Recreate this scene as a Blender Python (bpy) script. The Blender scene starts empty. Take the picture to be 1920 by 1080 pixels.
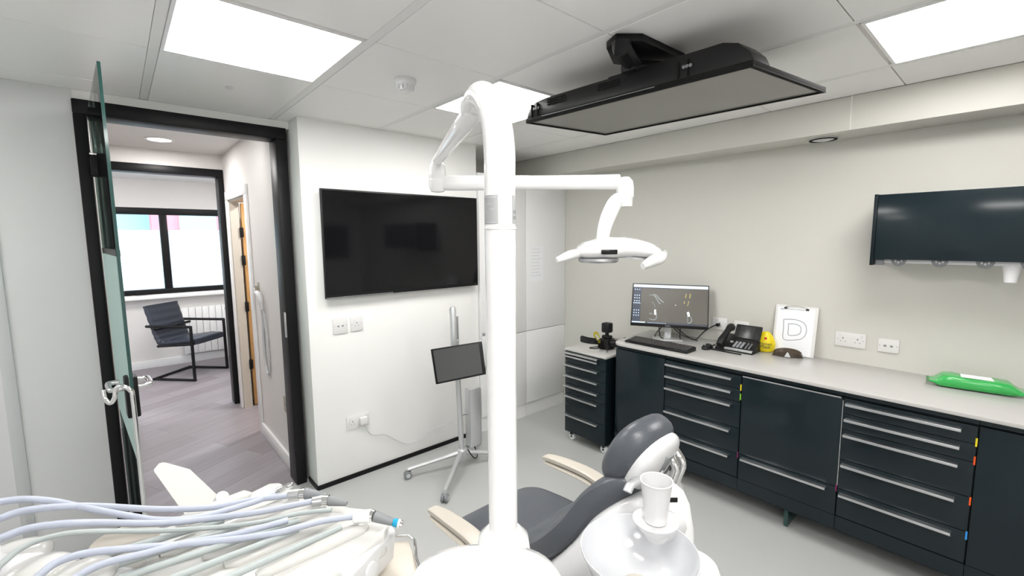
import bpy, bmesh, math, random
from mathutils import Vector, Matrix
random.seed(7)
SC = bpy.context.scene
COL = SC.collection
V = Vector
# ------------------------------------------------------------ camera, world, exposure
F_PX = 843.295
RW = Matrix(((0.75126, 0.07822, -0.65535), (-0.65996, 0.07717, -0.74733), (-0.00788, 0.99395, 0.10959)))
CAM = V((0, 0, 1.605))
cd = bpy.data.cameras.new('camera')
cam = bpy.data.objects.new('camera', cd)
COL.objects.link(cam)
cam.matrix_world = Matrix.Translation(CAM) @ RW.to_4x4()
cd.sensor_width = 36.0
cd.lens = F_PX / 1920 * 36
cd.clip_start = 0.02
SC.camera = cam
SC.view_settings.view_transform = 'Standard'
SC.view_settings.look = 'None'
SC.view_settings.gamma = 1.0
SC.view_settings.exposure = 1.76
SC.cycles.diffuse_bounces = 8
SC.cycles.max_bounces = 16
world = bpy.data.worlds.new('world')
SC.world = world
world.use_nodes = True
world.node_tree.nodes['Background'].inputs[0].default_value = (0.80, 0.90, 1.0, 1)
world.node_tree.nodes['Background'].inputs[1].default_value = 2.3
PANEL_E = 6.5          # strength of the ceiling light panels

# ------------------------------------------------------------ points of the place seen at a pixel of the photograph
def ray(px, py): return RW @ V((px - 960, 540 - py, -F_PX))
def atz(px, py, z=0.0):
    r = ray(px, py); return CAM + r * ((z - CAM.z) / r.z)
def atx(px, py, x):
    r = ray(px, py); return CAM + r * (x / r.x)
def aty(px, py, y):
    r = ray(px, py); return CAM + r * (y / r.y)
def atd(px, py, d): return CAM + ray(px, py) * (d / F_PX)

# ------------------------------------------------------------ materials
def mat(name, c, rough=0.5, metal=0.0, emit=0.0, coat=0.0, var=0.03, scale=6.0, bump=0.0, spec=0.5, trans=0.0, ior=1.45, sss=0.0):
    m = bpy.data.materials.new(name); m.use_nodes = True
    nt = m.node_tree; b = nt.nodes['Principled BSDF']
    tc = nt.nodes.new('ShaderNodeTexCoord'); nz = nt.nodes.new('ShaderNodeTexNoise')
    nz.inputs['Scale'].default_value = scale; nz.inputs['Detail'].default_value = 3
    nt.links.new(tc.outputs['Object'], nz.inputs['Vector'])
    mp = nt.nodes.new('ShaderNodeMapRange')
    mp.inputs['To Min'].default_value = 1 - var; mp.inputs['To Max'].default_value = 1 + var * .3
    nt.links.new(nz.outputs['Fac'], mp.inputs['Value'])
    mx = nt.nodes.new('ShaderNodeVectorMath'); mx.operation = 'SCALE'
    mx.inputs[0].default_value = c[:3]
    nt.links.new(mp.outputs[0], mx.inputs['Scale'])
    nt.links.new(mx.outputs[0], b.inputs['Base Color'])
    b.inputs['Roughness'].default_value = rough; b.inputs['Metallic'].default_value = metal
    b.inputs['Coat Weight'].default_value = coat; b.inputs['Coat Roughness'].default_value = 0.05
    b.inputs['Specular IOR Level'].default_value = spec
    b.inputs['Transmission Weight'].default_value = trans; b.inputs['IOR'].default_value = ior
    b.inputs['Subsurface Weight'].default_value = sss
    if emit:
        b.inputs['Emission Color'].default_value = (*c[:3], 1); b.inputs['Emission Strength'].default_value = emit
    if bump:
        bp = nt.nodes.new('ShaderNodeBump'); bp.inputs['Strength'].default_value = bump; bp.inputs['Distance'].default_value = .002
        n2 = nt.nodes.new('ShaderNodeTexNoise'); n2.inputs['Scale'].default_value = 180
        nt.links.new(tc.outputs['Object'], n2.inputs['Vector'])
        nt.links.new(n2.outputs['Fac'], bp.inputs['Height']); nt.links.new(bp.outputs[0], b.inputs['Normal'])
    return m
def srgb(r, g, b):
    f = lambda c: (c / 255 / 12.92) if c / 255 <= .04045 else ((c / 255 + .055) / 1.055) ** 2.4
    return (f(r), f(g), f(b))
M = {}
M['cwall'] = mat('cream_wall_paint', (.60, .588, .545), .6, var=.02, scale=1.5, bump=.05)
M['wall'] = mat('wall_paint', (.86, .855, .84), .6, var=.02, scale=1.5, bump=.05)
M['hallwall'] = mat('hall_paint', (.70, .68, .665), .6, var=.02, scale=1.5)
M['panel'] = mat('white_laminate', (.80, .80, .80), .32, var=.01)
M['leftwall'] = mat('glossy_partition', (.65, .65, .655), .3, var=.02, scale=1.2)
M['tile'] = mat('ceiling_tile', (.90, .89, .875), .38, var=.03, scale=2)
M['bar'] = mat('ceiling_bar', (.82, .815, .80), .4)
M['gap'] = mat('ceiling_gap', (.30, .29, .28), .8)
M['black'] = mat('black_metal', (.007, .007, .008), .42, spec=.25)
M['blackplastic'] = mat('black_plastic', (.010, .010, .011), .42, spec=.35)
M['softblack'] = mat('black_rubber', (.010, .010, .010), .8, spec=.2)
M['screen'] = mat('dark_glass', (.006, .006, .007), .07, spec=.35)
M['screen_grey'] = mat('matte_screen', (.19, .18, .165), .26, spec=.6)
M['navy'] = mat('petrol_lacquer', (.010, .017, .021), .15, spec=.33, var=.02)
M['navydark'] = mat('petrol_edge', (.007, .012, .015), .25, spec=.3)
M['alu'] = mat('brushed_aluminium', (.62, .63, .64), .34, 1.0)
M['silver'] = mat('silver_paint', (.60, .61, .62), .35, .6)
M['chrome'] = mat('chrome', (.78, .78, .78), .08, 1.0)
M['white'] = mat('white_plastic', (.68, .68, .69), .28, var=.01, coat=.2)
M['tablewhite'] = mat('ivory_lacquer', (.60, .595, .575), .22, var=.01, coat=.2)
M['whitegloss'] = mat('white_lacquer', (.80, .80, .80), .12, var=.01, coat=.6)
M['cream'] = mat('cream_plastic', (.52, .48, .42), .35, var=.01)
M['worktop'] = mat('white_solid_surface', (.49, .48, .465), .22, var=.01)
M['hose'] = mat('hose_silicone', (.42, .45, .54), .42, var=.01)
M['hosegrey'] = mat('hose_grey', (.38, .42, .42), .42, var=.01)
M['leather'] = mat('grey_leather', (.075, .082, .095), .34, bump=.25, var=.04)
M['blueleather'] = mat('navy_leather', (.028, .034, .050), .33, bump=.2)
M['paper'] = mat('paper', (.84, .85, .88), .7)
M['ink'] = mat('grey_ink', (.44, .46, .50), .7)
M['faint'] = mat('faint_ink', (.66, .67, .68), .7)
M['darkink'] = mat('dark_ink', (.05, .05, .05), .6)
M['yellow'] = mat('yellow_plastic', srgb(232, 210, 20), .35, coat=.2)
M['yelstrap'] = mat('yellow_webbing', srgb(160, 150, 40), .7)
M['red'] = mat('red_ink', srgb(190, 60, 40), .6)
M['orange'] = mat('orange_tag', srgb(215, 80, 20), .5)
M['lime'] = mat('lime_tag', srgb(120, 190, 40), .5)
M['yeltag'] = mat('yellow_tag', srgb(220, 200, 30), .5)
M['bluetag'] = mat('blue_tag', srgb(50, 140, 215), .5)
M['magenta'] = mat('magenta_tag', srgb(110, 30, 80), .5)
M['green'] = mat('green_film', srgb(52, 172, 82), .22, coat=.5, var=.12, scale=25)
M['greendark'] = mat('green_film_seam', srgb(20, 110, 40), .3)
M['oak'] = mat('oak_veneer', srgb(196, 152, 98), .45, var=.12, scale=14)
M['brownlens'] = mat('brown_lens', srgb(70, 58, 46), .15, coat=.5)
M['teal'] = mat('teal_ring', srgb(20, 150, 190), .35)
M['socket'] = mat('socket_plastic', (.72, .71, .70), .4)
M['brass'] = mat('satin_brass', (.45, .42, .34), .35, .8)
M['greyplastic'] = mat('grey_plastic', (.22, .23, .24), .5)
M['lightgrey'] = mat('light_grey_plastic', (.55, .56, .57), .45)
M['chipgrey'] = mat('label_grey', (.36, .365, .37), .5)
M['redbuild'] = mat('red_cladding', srgb(150, 92, 100), .7)
M['bluebuild'] = mat('pale_cladding', srgb(110, 150, 160), .6)
M['ledglow'] = mat('led_panel', (1.0, .985, .96), .5, emit=PANEL_E, var=0)
M['downlight'] = mat('downlight_glow', (1.0, .96, .9), .5, emit=9, var=0)
M['mon_bg'] = mat('monitor_picture', (.042, .039, .033), .25, emit=.75, var=.5, scale=5)
M['mon_side'] = mat('monitor_sidebar', (.018, .023, .034), .25, emit=.6, var=0)
M['mon_bar'] = mat('monitor_titlebar', (.36, .45, .58), .25, emit=.45, var=0)
M['mon_bone'] = mat('monitor_bone', (.11, .12, .12), .25, emit=.6, var=0)
M['mon_bright'] = mat('monitor_bright', (.6, .65, .65), .25, emit=.5, var=0)
M['mon_amber'] = mat('monitor_amber', (.20, .165, .07), .25, emit=.6, var=0)
M['keys'] = mat('key_caps', (.06, .055, .055), .5)
M['keylight'] = mat('key_labels', (.30, .31, .33), .5)

def glass_mat(name, tint, alpha, rough=0.0):
    m = bpy.data.materials.new(name); m.use_nodes = True; nt = m.node_tree
    for n in list(nt.nodes): nt.nodes.remove(n)
    o = nt.nodes.new('ShaderNodeOutputMaterial'); mx = nt.nodes.new('ShaderNodeMixShader')
    t = nt.nodes.new('ShaderNodeBsdfTransparent'); t.inputs[0].default_value = (*tint, 1)
    g = nt.nodes.new('ShaderNodeBsdfGlossy'); g.inputs['Roughness'].default_value = rough
    fr = nt.nodes.new('ShaderNodeFresnel'); fr.inputs[0].default_value = 1.45
    ad = nt.nodes.new('ShaderNodeMath'); ad.operation = 'ADD'; ad.inputs[1].default_value = alpha
    nt.links.new(fr.outputs[0], ad.inputs[0]); nt.links.new(ad.outputs[0], mx.inputs[0])
    nt.links.new(t.outputs[0], mx.inputs[1]); nt.links.new(g.outputs[0], mx.inputs[2]); nt.links.new(mx.outputs[0], o.inputs[0])
    return m
M['glass'] = glass_mat('clear_glass', (.93, .97, .96), 0)
M['doorglass'] = glass_mat('green_glass', (.62, .76, .72), .0)
M['glassedge'] = mat('glass_edge_green', (.012, .055, .048), .15, coat=.4)
def frost_mat(name, c, k, through=1.0):
    m = bpy.data.materials.new(name); m.use_nodes = True; nt = m.node_tree
    for n in list(nt.nodes): nt.nodes.remove(n)
    o = nt.nodes.new('ShaderNodeOutputMaterial'); mx = nt.nodes.new('ShaderNodeMixShader'); mx.inputs[0].default_value = k
    t = nt.nodes.new('ShaderNodeBsdfTranslucent'); t.inputs[0].default_value = (*c, 1)
    d = nt.nodes.new('ShaderNodeBsdfDiffuse'); d.inputs[0].default_value = (*c, 1)
    nt.links.new(d.outputs[0], mx.inputs[1]); nt.links.new(t.outputs[0], mx.inputs[2]); nt.links.new(mx.outputs[0], o.inputs[0])
    return m
M['frostwin'] = frost_mat('frosted_window_film', (.95, .97, .98), .9)
M['frostdoor'] = frost_mat('frosted_door_film', (.62, .74, .72), .5)
M['bowl'] = mat('bowl_glass', (.60, .61, .635), .14, coat=.5, var=0)

def plank_mat():
    m = bpy.data.materials.new('grey_oak_planks'); m.use_nodes = True; nt = m.node_tree; b = nt.nodes['Principled BSDF']
    tc = nt.nodes.new('ShaderNodeTexCoord'); mp = nt.nodes.new('ShaderNodeMapping'); mp.inputs['Rotation'].default_value = (0, 0, math.radians(-27))
    nt.links.new(tc.outputs['Object'], mp.inputs[0])
    br = nt.nodes.new('ShaderNodeTexBrick'); br.inputs['Scale'].default_value = 1
    br.inputs['Brick Width'].default_value = 1.2; br.inputs['Row Height'].default_value = .18; br.inputs['Mortar Size'].default_value = .0015
    br.inputs['Color1'].default_value = (*srgb(150, 144, 150), 1); br.inputs['Color2'].default_value = (*srgb(132, 124, 128), 1)
    br.inputs['Mortar'].default_value = (*srgb(104, 96, 98), 1)
    nt.links.new(mp.outputs[0], br.inputs[0])
    m2 = nt.nodes.new('ShaderNodeMapping'); m2.inputs['Scale'].default_value = (1.2, 14, 1)
    nt.links.new(mp.outputs[0], m2.inputs[0])
    nz = nt.nodes.new('ShaderNodeTexNoise'); nz.inputs['Scale'].default_value = 2.0; nz.inputs['Detail'].default_value = 6
    nt.links.new(m2.outputs[0], nz.inputs[0])
    mr = nt.nodes.new('ShaderNodeMapRange'); mr.inputs['To Min'].default_value = .78; mr.inputs['To Max'].default_value = 1.2
    nt.links.new(nz.outputs['Fac'], mr.inputs[0])
    vm = nt.nodes.new('ShaderNodeVectorMath'); vm.operation = 'SCALE'
    nt.links.new(br.outputs['Color'], vm.inputs[0]); nt.links.new(mr.outputs[0], vm.inputs['Scale'])
    nt.links.new(vm.outputs[0], b.inputs['Base Color']); b.inputs['Roughness'].default_value = .42
    return m
M['planks'] = plank_mat()
M['vinyl'] = mat('grey_vinyl', srgb(178, 179, 178), .36, var=.05, scale=2.2)

# ------------------------------------------------------------ mesh helpers
def NB(): return bmesh.new()
def box(bm, a, b, r=0.0, seg=2, mtx=None):
    a, b = V(a), V(b)
    lo = V([min(a[i], b[i]) for i in range(3)]); hi = V([max(a[i], b[i]) for i in range(3)])
    t = bmesh.new(); bmesh.ops.create_cube(t, size=1.0)
    s = hi - lo
    for v in t.verts: v.co = V([lo[i] + (v.co[i] + .5) * s[i] for i in range(3)])
    if r > 0: bmesh.ops.bevel(t, geom=t.edges[:], offset=min(r, min(s) * .49), segments=seg, profile=.5, affect='EDGES')
    if mtx: bmesh.ops.transform(t, matrix=mtx, verts=t.verts[:])
    merge(bm, t); return bm
def merge(bm, t):
    me = bpy.data.meshes.new('tmp'); t.to_mesh(me); t.free(); bm.from_mesh(me); bpy.data.meshes.remove(me)
def B(a, b, r=0.0, seg=2, mtx=None): return box(NB(), a, b, r, seg, mtx)
def smooth_path(pts, k=6):
    pts = [tuple(p) for p in pts]
    out = []
    n = len(pts)
    for i in range(n - 1):
        p0 = pts[max(i - 1, 0)]; p1 = pts[i]; p2 = pts[i + 1]; p3 = pts[min(i + 2, n - 1)]
        for j in range(k):
            t = j / k
            out.append(tuple(.5 * (2 * b + (c - a) * t + (2 * a - 5 * b + 4 * c - d) * t * t + (-a + 3 * b - 3 * c + d) * t ** 3)
                             for a, b, c, d in zip(p0, p1, p2, p3)))
    out.append(pts[-1]); return out
def loft(bm, rings, cap=True, closed=False):
    vr = [[bm.verts.new(p) for p in r] for r in rings]
    n = len(rings[0]); m = len(vr)
    for i in range(m if closed else m - 1):
        a, b = vr[i], vr[(i + 1) % m]
        for j in range(n):
            try: bm.faces.new((a[j], a[(j + 1) % n], b[(j + 1) % n], b[j]))
            except ValueError: pass
    if cap and not closed:
        bm.faces.new(vr[0][::-1]); bm.faces.new(vr[-1])
    return bm
def tube(bm, pts, r, n=12, k=0, sq=1.0, up=None, closed=False):
    """pts: 3-vectors; r: radius or list; k: smoothing; sq: second axis ratio"""
    rr = r if isinstance(r, (list, tuple)) else [r] * len(pts)
    if k:
        q = smooth_path([(*p, q_) for p, q_ in zip(pts, rr)], k); pts = [V(a[:3]) for a in q]; rr = [a[3] for a in q]
    pts = [V(p) for p in pts]
    rings = []; prev = None
    for i, p in enumerate(pts):
        if closed: t = pts[(i + 1) % len(pts)] - pts[i - 1]
        else: t = pts[min(i + 1, len(pts) - 1)] - pts[max(i - 1, 0)]
        t.normalize()
        if prev is None:
            ref = V(up) if up else (V((0, 0, 1)) if abs(t.z) < .9 else V((1, 0, 0)))
        else: ref = prev
        s = t.cross(ref)
        if s.length < 1e-6: s = t.cross(V((0, 1, 0)))
        s.normalize(); u = s.cross(t).normalized(); prev = u
        rings.append([p + s * math.cos(2 * math.pi * j / n) * rr[i] * sq + u * math.sin(2 * math.pi * j / n) * rr[i] for j in range(n)])
    return loft(bm, rings, True, closed)
def T(pts, r, **k): return tube(NB(), pts, r, **k)
def lathe(bm, prof, c=(0, 0, 0), n=32, axis='Z', mtx=None):
    t = bmesh.new(); rings = []
    for r, z in prof:
        rings.append([V((max(r, 1e-5) * math.cos(2 * math.pi * j / n), max(r, 1e-5) * math.sin(2 * math.pi * j / n), z)) for j in range(n)])
    ring_ = prof[0][0] > .001 and prof[-1][0] > .001
    loft(t, rings, cap=not ring_, closed=ring_)
    if axis == 'X': bmesh.ops.rotate(t, matrix=Matrix.Rotation(math.pi / 2, 3, 'Y'), verts=t.verts[:])
    if axis == 'Y': bmesh.ops.rotate(t, matrix=Matrix.Rotation(-math.pi / 2, 3, 'X'), verts=t.verts[:])
    if mtx: bmesh.ops.transform(t, matrix=mtx, verts=t.verts[:])
    bmesh.ops.translate(t, vec=V(c), verts=t.verts[:])
    merge(bm, t); return bm
def L(prof, c=(0, 0, 0), **k): return lathe(NB(), prof, c, **k)
def prism(bm, poly, d, r=0.0, seg=2):
    """poly: list of 3D points, extruded by the vector d"""
    t = bmesh.new(); d = V(d)
    a = [t.verts.new(V(p)) for p in poly]; b = [t.verts.new(V(p) + d) for p in poly]
    n = len(poly)
    t.faces.new(a[::-1]); t.faces.new(b)
    for j in range(n): t.faces.new((a[j], a[(j + 1) % n], b[(j + 1) % n], b[j]))
    bmesh.ops.recalc_face_normals(t, faces=t.faces[:])
    if r: bmesh.ops.bevel(t, geom=t.edges[:], offset=r, segments=seg, profile=.5, affect='EDGES')
    merge(bm, t); return bm
def P(poly, d, r=0.0, seg=2): return prism(NB(), poly, d, r, seg)
def hexa(bm, q1, q2, r=0.0, seg=2):
    t = bmesh.new()
    a = [t.verts.new(V(p)) for p in q1]; b = [t.verts.new(V(p)) for p in q2]
    t.faces.new(a[::-1]); t.faces.new(b)
    for j in range(4): t.faces.new((a[j], a[(j + 1) % 4], b[(j + 1) % 4], b[j]))
    bmesh.ops.recalc_face_normals(t, faces=t.faces[:])
    if r: bmesh.ops.bevel(t, geom=t.edges[:], offset=r, segments=seg, profile=.5, affect='EDGES')
    merge(bm, t); return bm
def ellipsoid(bm, c, s, mtx=None, seg=32, p=1.0):
    t = bmesh.new(); bmesh.ops.create_uvsphere(t, u_segments=seg, v_segments=seg // 2, radius=1)
    for v in t.verts:
        if p != 1.0: v.co = V([math.copysign(abs(x) ** p, x) for x in v.co])
        v.co = V((v.co.x * s[0], v.co.y * s[1], v.co.z * s[2]))
    if mtx: bmesh.ops.transform(t, matrix=mtx, verts=t.verts[:])
    bmesh.ops.translate(t, vec=V(c), verts=t.verts[:]); merge(bm, t); return bm
def axes(u, v, w):
    return Matrix((u, v, w)).transposed().to_4x4()
def text_bm(txt, size, mtx, depth=.0006):
    cu = bpy.data.curves.new('txt', 'FONT'); cu.body = txt; cu.size = size; cu.extrude = depth; cu.align_x = 'CENTER'; cu.align_y = 'CENTER'
    o = bpy.data.objects.new('txt', cu); COL.objects.link(o)
    dg = bpy.context.evaluated_depsgraph_get(); me = bpy.data.meshes.new_from_object(o.evaluated_get(dg))
    bm = NB(); bm.from_mesh(me); bpy.data.objects.remove(o); bpy.data.meshes.remove(me)
    bmesh.ops.transform(bm, matrix=mtx, verts=bm.verts[:]); return bm

def obj(name, bm, m, parent=None, smooth=True, angle=38):
    me = bpy.data.meshes.new(name)
    bmesh.ops.recalc_face_normals(bm, faces=bm.faces[:])
    if parent is not None:
        w = parent_world(parent); bmesh.ops.transform(bm, matrix=w.inverted(), verts=bm.verts[:])
    else:
        # origin at the base centre of the mesh
        xs = [v.co for v in bm.verts]
        c = V((sum((max(p[i] for p in xs), min(p[i] for p in xs))) / 2 if i < 2 else min(p[2] for p in xs) for i in range(3)))
        bmesh.ops.translate(bm, vec=-c, verts=bm.verts[:])
    bm.to_mesh(me); bm.free()
    if smooth:
        me.shade_smooth(); me.set_sharp_from_angle(angle=math.radians(angle))
    for x in (m if isinstance(m, (list, tuple)) else [m]): me.materials.append(M[x] if isinstance(x, str) else x)
    o = bpy.data.objects.new(name, me); COL.objects.link(o)
    if parent is not None: o.parent = parent
    else: o.location = c
    return o
def parent_world(o):
    m = Matrix.Identity(4)
    while o is not None:
        m = (Matrix.Translation(o.location) @ o.rotation_euler.to_matrix().to_4x4()) @ m; o = o.parent
    return m
def tag(o, label, cat, group=None, kind=None):
    if label: o['label'] = label
    if cat: o['category'] = cat
    if group: o['group'] = group
    if kind: o['kind'] = kind
    return o
def thing(name, label, cat, loc=(0, 0, 0), rz=0.0, group=None):
    o = bpy.data.objects.new(name, None); COL.objects.link(o); o.empty_display_size = .05
    o.location = loc; o.rotation_euler = (0, 0, rz)
    return tag(o, label, cat, group)
def struct(name, bm, m, parent=None, **k):
    o = obj(name, bm, m, parent, **k)
    if parent is None: o['kind'] = 'structure'
    return o
def dup(root, delta, label, group=None):
    def rec(o, par):
        c = o.copy(); COL.objects.link(c); c.parent = par
        for ch in o.children: rec(ch, c)
        return c
    r = rec(root, None); r.location = root.location + V(delta); r['label'] = label
    if group: r['group'] = group
    return r
def plabel(o, s): o['label'] = s; return o

# ============================================================ STRUCTURE
HC = 2.33; XB = 2.94; XR = 3.19; YT = 2.89; YC = 2.87; YD = 3.06; YB = 3.44; X0, Y0 = -2.3, -1.9
struct('floor', B((X0, Y0, -.1), (XR, YD + .02, 0)), 'vinyl', smooth=False)
struct('floor_hall', B((-1.4, YD + .02, -.1), (2.6, 7.4, 0)), 'planks', smooth=False)
# ceiling tiles and grid
gx = lambda i: .1678 + .6 * i
gy = lambda j: 1.6466 + .6 * j
lightcells = {(0, 0), (2, 0), (3, -3), (0, -3), (-3, 1), (-3, -5), (-1, -5)}
bm = NB()
for i in range(-5, 6):
    for j in range(-7, 4):
        if (i, j) in lightcells: continue
        x0, x1 = gx(i) + .018, gx(i + 1) - .018; y0, y1 = gy(j) + .0022, gy(j + 1) - .0022
        x0 = max(x0, X0); x1 = min(x1, XB); y0 = max(y0, Y0); y1 = min(y1, YB)
        if x1 - x0 < .02 or y1 - y0 < .02: continue
        if x1 < .9 and y0 > YD - .1: continue
        if x1 < .85: y1 = min(y1, YD)
        box(bm, (x0, y0, HC), (x1, y1, HC + .02), .0015, 1)
struct('ceiling', bm, 'tile', smooth=False)
bm = NB()
for i in range(-4, 6):
    x = gx(i)
    if X0 < x < XB: box(bm, (x - .0165, Y0, HC + .002), (x + .0165, YD if x < .8 else YB, HC + .022))
struct('trim_1', bm, 'bar', smooth=False)
struct('ceiling_backing', B((X0 - .1, Y0 - .1, HC + .024), (XR + .1, YB + .1, HC + .09)), 'gap', smooth=False)
# walls
struct('wall_right', B((XR, Y0, -.1), (XR + .12, YB + .1, HC + .03)), 'cwall')
struct('wall_back', B((2.17, YB, -.1), (XR, YB + .1, HC + .02)), 'cwall')
o = struct('wall_bulkhead', B((XB, Y0, 2.155), (XR, YB, HC), .004), 'cwall')
struct('trim_2', B((XB - .0015, .655, 2.158), (XB + .01, .659, HC)), 'bar')
struct('wall_screen_side', B((.86, YT, 0), (2.17, YB + .1, HC), .002), 'wall')
struct('wall_left', B((X0 - .0, YD, 0), (-.10, YD + .12, HC)), 'leftwall')
struct('wall_over_door', B((-.10, YD + .002, 2.285), (.86, YD + .12, HC), .0), 'wall')
struct('wall_near', B((X0 - .1, Y0 - .1, -.1), (XR + .1, Y0, HC)), 'wall')
struct('wall_far_left', B((X0 - .1, Y0, -.1), (X0, YD + .12, HC)), 'leftwall')
struct('trim_3', B((-.44, YD - .006, 0), (-.395, YD, HC - .002), .001), 'lightgrey')
struct('baseboard_left', B((X0, YD - .008, 0), (-.10, YD, .035)), 'black')
struct('baseboard_screen_side', P([(.852, YD - .01, 0), (.852, YT - .008, 0), (2.178, YT - .008, 0), (2.178, YT, 0), (.86, YT, 0), (.86, YD - .01, 0)], (0, 0, .03)), 'black', smooth=False)
# hall walls
HZ = 2.40
bm = NB()
for a, b in [((.815, YD + .12, 0), (.93, 4.15, HZ)), ((.815, 4.86, 0), (.885, 5.05, HZ)), ((.815, 4.15, 1.97), (.93, 4.86, HZ))]: box(bm, a, b)
struct('wall_hall_right', bm, 'hallwall', smooth=False)
struct('wall_hall_left', B((-.87, YD + .12, 0), (-.75, 5.05, HZ)), 'hallwall')
bm = NB()
for a, b in [((-.87, 5.05, 0), (-.05, 5.15, HZ)), ((-.05, 5.05, 2.255), (.815, 5.15, HZ)), ((.815, 5.05, 0), (2.4, 5.15, HZ))]: box(bm, a, b)
struct('wall_hall_end', bm, 'hallwall', smooth=False)
struct('ceiling_hall', B((-.87, YD + .12, HZ), (2.4, 5.15, HZ + .06)), 'hallwall', smooth=False)
struct('ceiling_office', B((-1.3, 5.15, 2.37), (2.4, 7.4, 2.45)), 'hallwall', smooth=False)
struct('wall_office_left', B((-1.3, 5.15, 0), (-1.2, 7.4, 2.37)), 'hallwall')
struct('wall_office_right', B((2.3, 5.15, 0), (2.4, 7.4, 2.37)), 'hallwall')
struct('wall_side_room', B((2.3, YB + .1, 0), (2.4, 5.05, HZ)), 'cream')
bm = NB()
for a, b in [((-1.2, 7.25, 0), (2.3, 7.4, .935)), ((-1.2, 7.25, 2.02), (2.3, 7.4, 2.37)), ((-1.2, 7.25, .935), (-.62, 7.4, 2.02)), ((1.35, 7.25, .935), (2.3, 7.4, 2.02))]: box(bm, a, b)
struct('wall_office_far', bm, 'hallwall', smooth=False)
for n, (a, b) in enumerate([((-1.2, 7.232, 0), (2.3, 7.25, .10)), ((.797, YD + .12, 0), (.815, 4.08, .10)), ((-.75, YD + .12, 0), (-.732, 5.05, .10)), ((-.732, 5.032, 0), (-.05, 5.05, .1))]):
    struct('baseboard_' + ['office', 'hall_right', 'hall_left', 'hall_end'][n], B(a, b, .004), 'panel')
# window_1
wf = thing('window_1', None, None, (.365, 7.25, .935)); wf['kind'] = 'structure'
xw0, xw1, zw0, zw1 = -.62, 1.35, .935, 2.02
bm = NB()
for a, b in [((xw0, 7.25, zw0), (xw1, 7.33, zw0 + .065)), ((xw0, 7.25, zw1 - .085), (xw1, 7.33, zw1)), ((xw0, 7.25, zw0 + .0651), (xw0 + .07, 7.33, zw1 - .0851)),
             ((xw1 - .07, 7.25, zw0 + .0651), (xw1, 7.33, zw1 - .0851)), ((.44, 7.25, zw0 + .0651), (.52, 7.33, zw1 - .0851)), ((-.12, 7.25, zw0 + .0651), (-.05, 7.33, zw1 - .0851))]: box(bm, a, b, .004)
obj('window_frame', bm, 'black', wf)
for x0, x1 in [(-.55, -.12), (-.05, .44), (.52, 1.28)]:
    obj('pane', B((x0 - .005, 7.29, zw0 + .06), (x1 + .005, 7.296, zw1 - .08)), 'glass', wf)
    obj('frosted_film', B((x0 - .004, 7.284, zw0 + .061), (x1 + .004, 7.286, 1.745)), 'frostwin', wf)
obj('window_handle', B((.14, 7.225, .95), (.26, 7.25, .972), .006), 'black', wf)
obj('window_sill', B((xw0 - .05, 7.14, .885), (xw1 + .05, 7.26, .93), .006), 'panel', wf)

# black door frame, with the rounded reveal
d1 = thing('door_1', None, None, (.36, YD, 0)); d1['kind'] = 'structure'
bm = NB()
for a, b in [((-.105, YD - .02, 0), (-.055, YD + .13, 2.215)), ((.775, YD - .02, 0), (.84, YD + .13, 2.215)), ((-.105, YD - .02, 2.2151), (.84, YD + .13, 2.285))]: box(bm, a, b, .006)
obj('door_frame', bm, 'black', d1)
obj('strike_plate', B((.770, YD - .012, .99), (.776, YD + .02, 1.15), .001), 'alu', d1)
# the glass leaf stands open into the room
hg = V((-.045, YD - .03, 0)); tip = V((.006, 2.2, 0)); dr = (tip - hg).normalized(); nr = V((dr.y, -dr.x, 0))
def leaf(s0, s1, z0, z1, t0, t1, r=0):
    q = [hg + dr * s0 + nr * t0, hg + dr * s1 + nr * t0, hg + dr * s1 + nr * t1, hg + dr * s0 + nr * t1]
    return P([p + V((0, 0, z0)) for p in q], (0, 0, z1 - z0), r)
LW = (tip - hg).length
gl = obj('glass_leaf', leaf(0, LW - .004, .01, 2.235, -.005, .005), 'doorglass', d1, smooth=False)
obj('leaf_edge', leaf(LW - .004, LW, .01, 2.235, -.005, .005), 'glassedge', d1, smooth=False)
obj('frosted_film', leaf(.02, LW - .006, .76, 1.55, .0055, .0065), 'frostdoor', d1)
obj('film_border', leaf(.02, LW - .006, 1.55, 1.575, -.0066, .0066), 'blackplastic', d1)
for z in (1.97, .16):
    hh = obj('hinge', leaf(-.012, .06, z - .05, z + .04, -.016, .016, .003), 'black', d1)
    obj('hinge_pin', leaf(-.02, .075, z + .045, z + .055, -.018, .018, .002), 'chrome', hh)
obj('bottom_rail', leaf(.0, .12, .01, .09, -.014, .014, .003), 'greyplastic', d1)
# lock case with lever handles either side
bm = leaf(LW - .075, LW - .012, .93, 1.09, -.02, .02, .006)
lk = obj('lock_case', bm, 'black', d1)
hp = hg + dr * (LW - .045) + V((0, 0, 1.045))
for sgn in (1, -1):
    a = hp + nr * .02 * sgn; b = hp + nr * .055 * sgn
    pts = [a, b, b - dr * .02 + nr * .006 * sgn, b - dr * .11 + nr * .006 * sgn, b - dr * .12 - nr * .01 * sgn, b - dr * .118 - nr * .028 * sgn]
    plabel(obj('lever_handle', T(pts, .0095, k=5, n=12), 'chrome' if sgn < 0 else 'alu', lk), 'rounded chrome lever handle')
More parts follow.
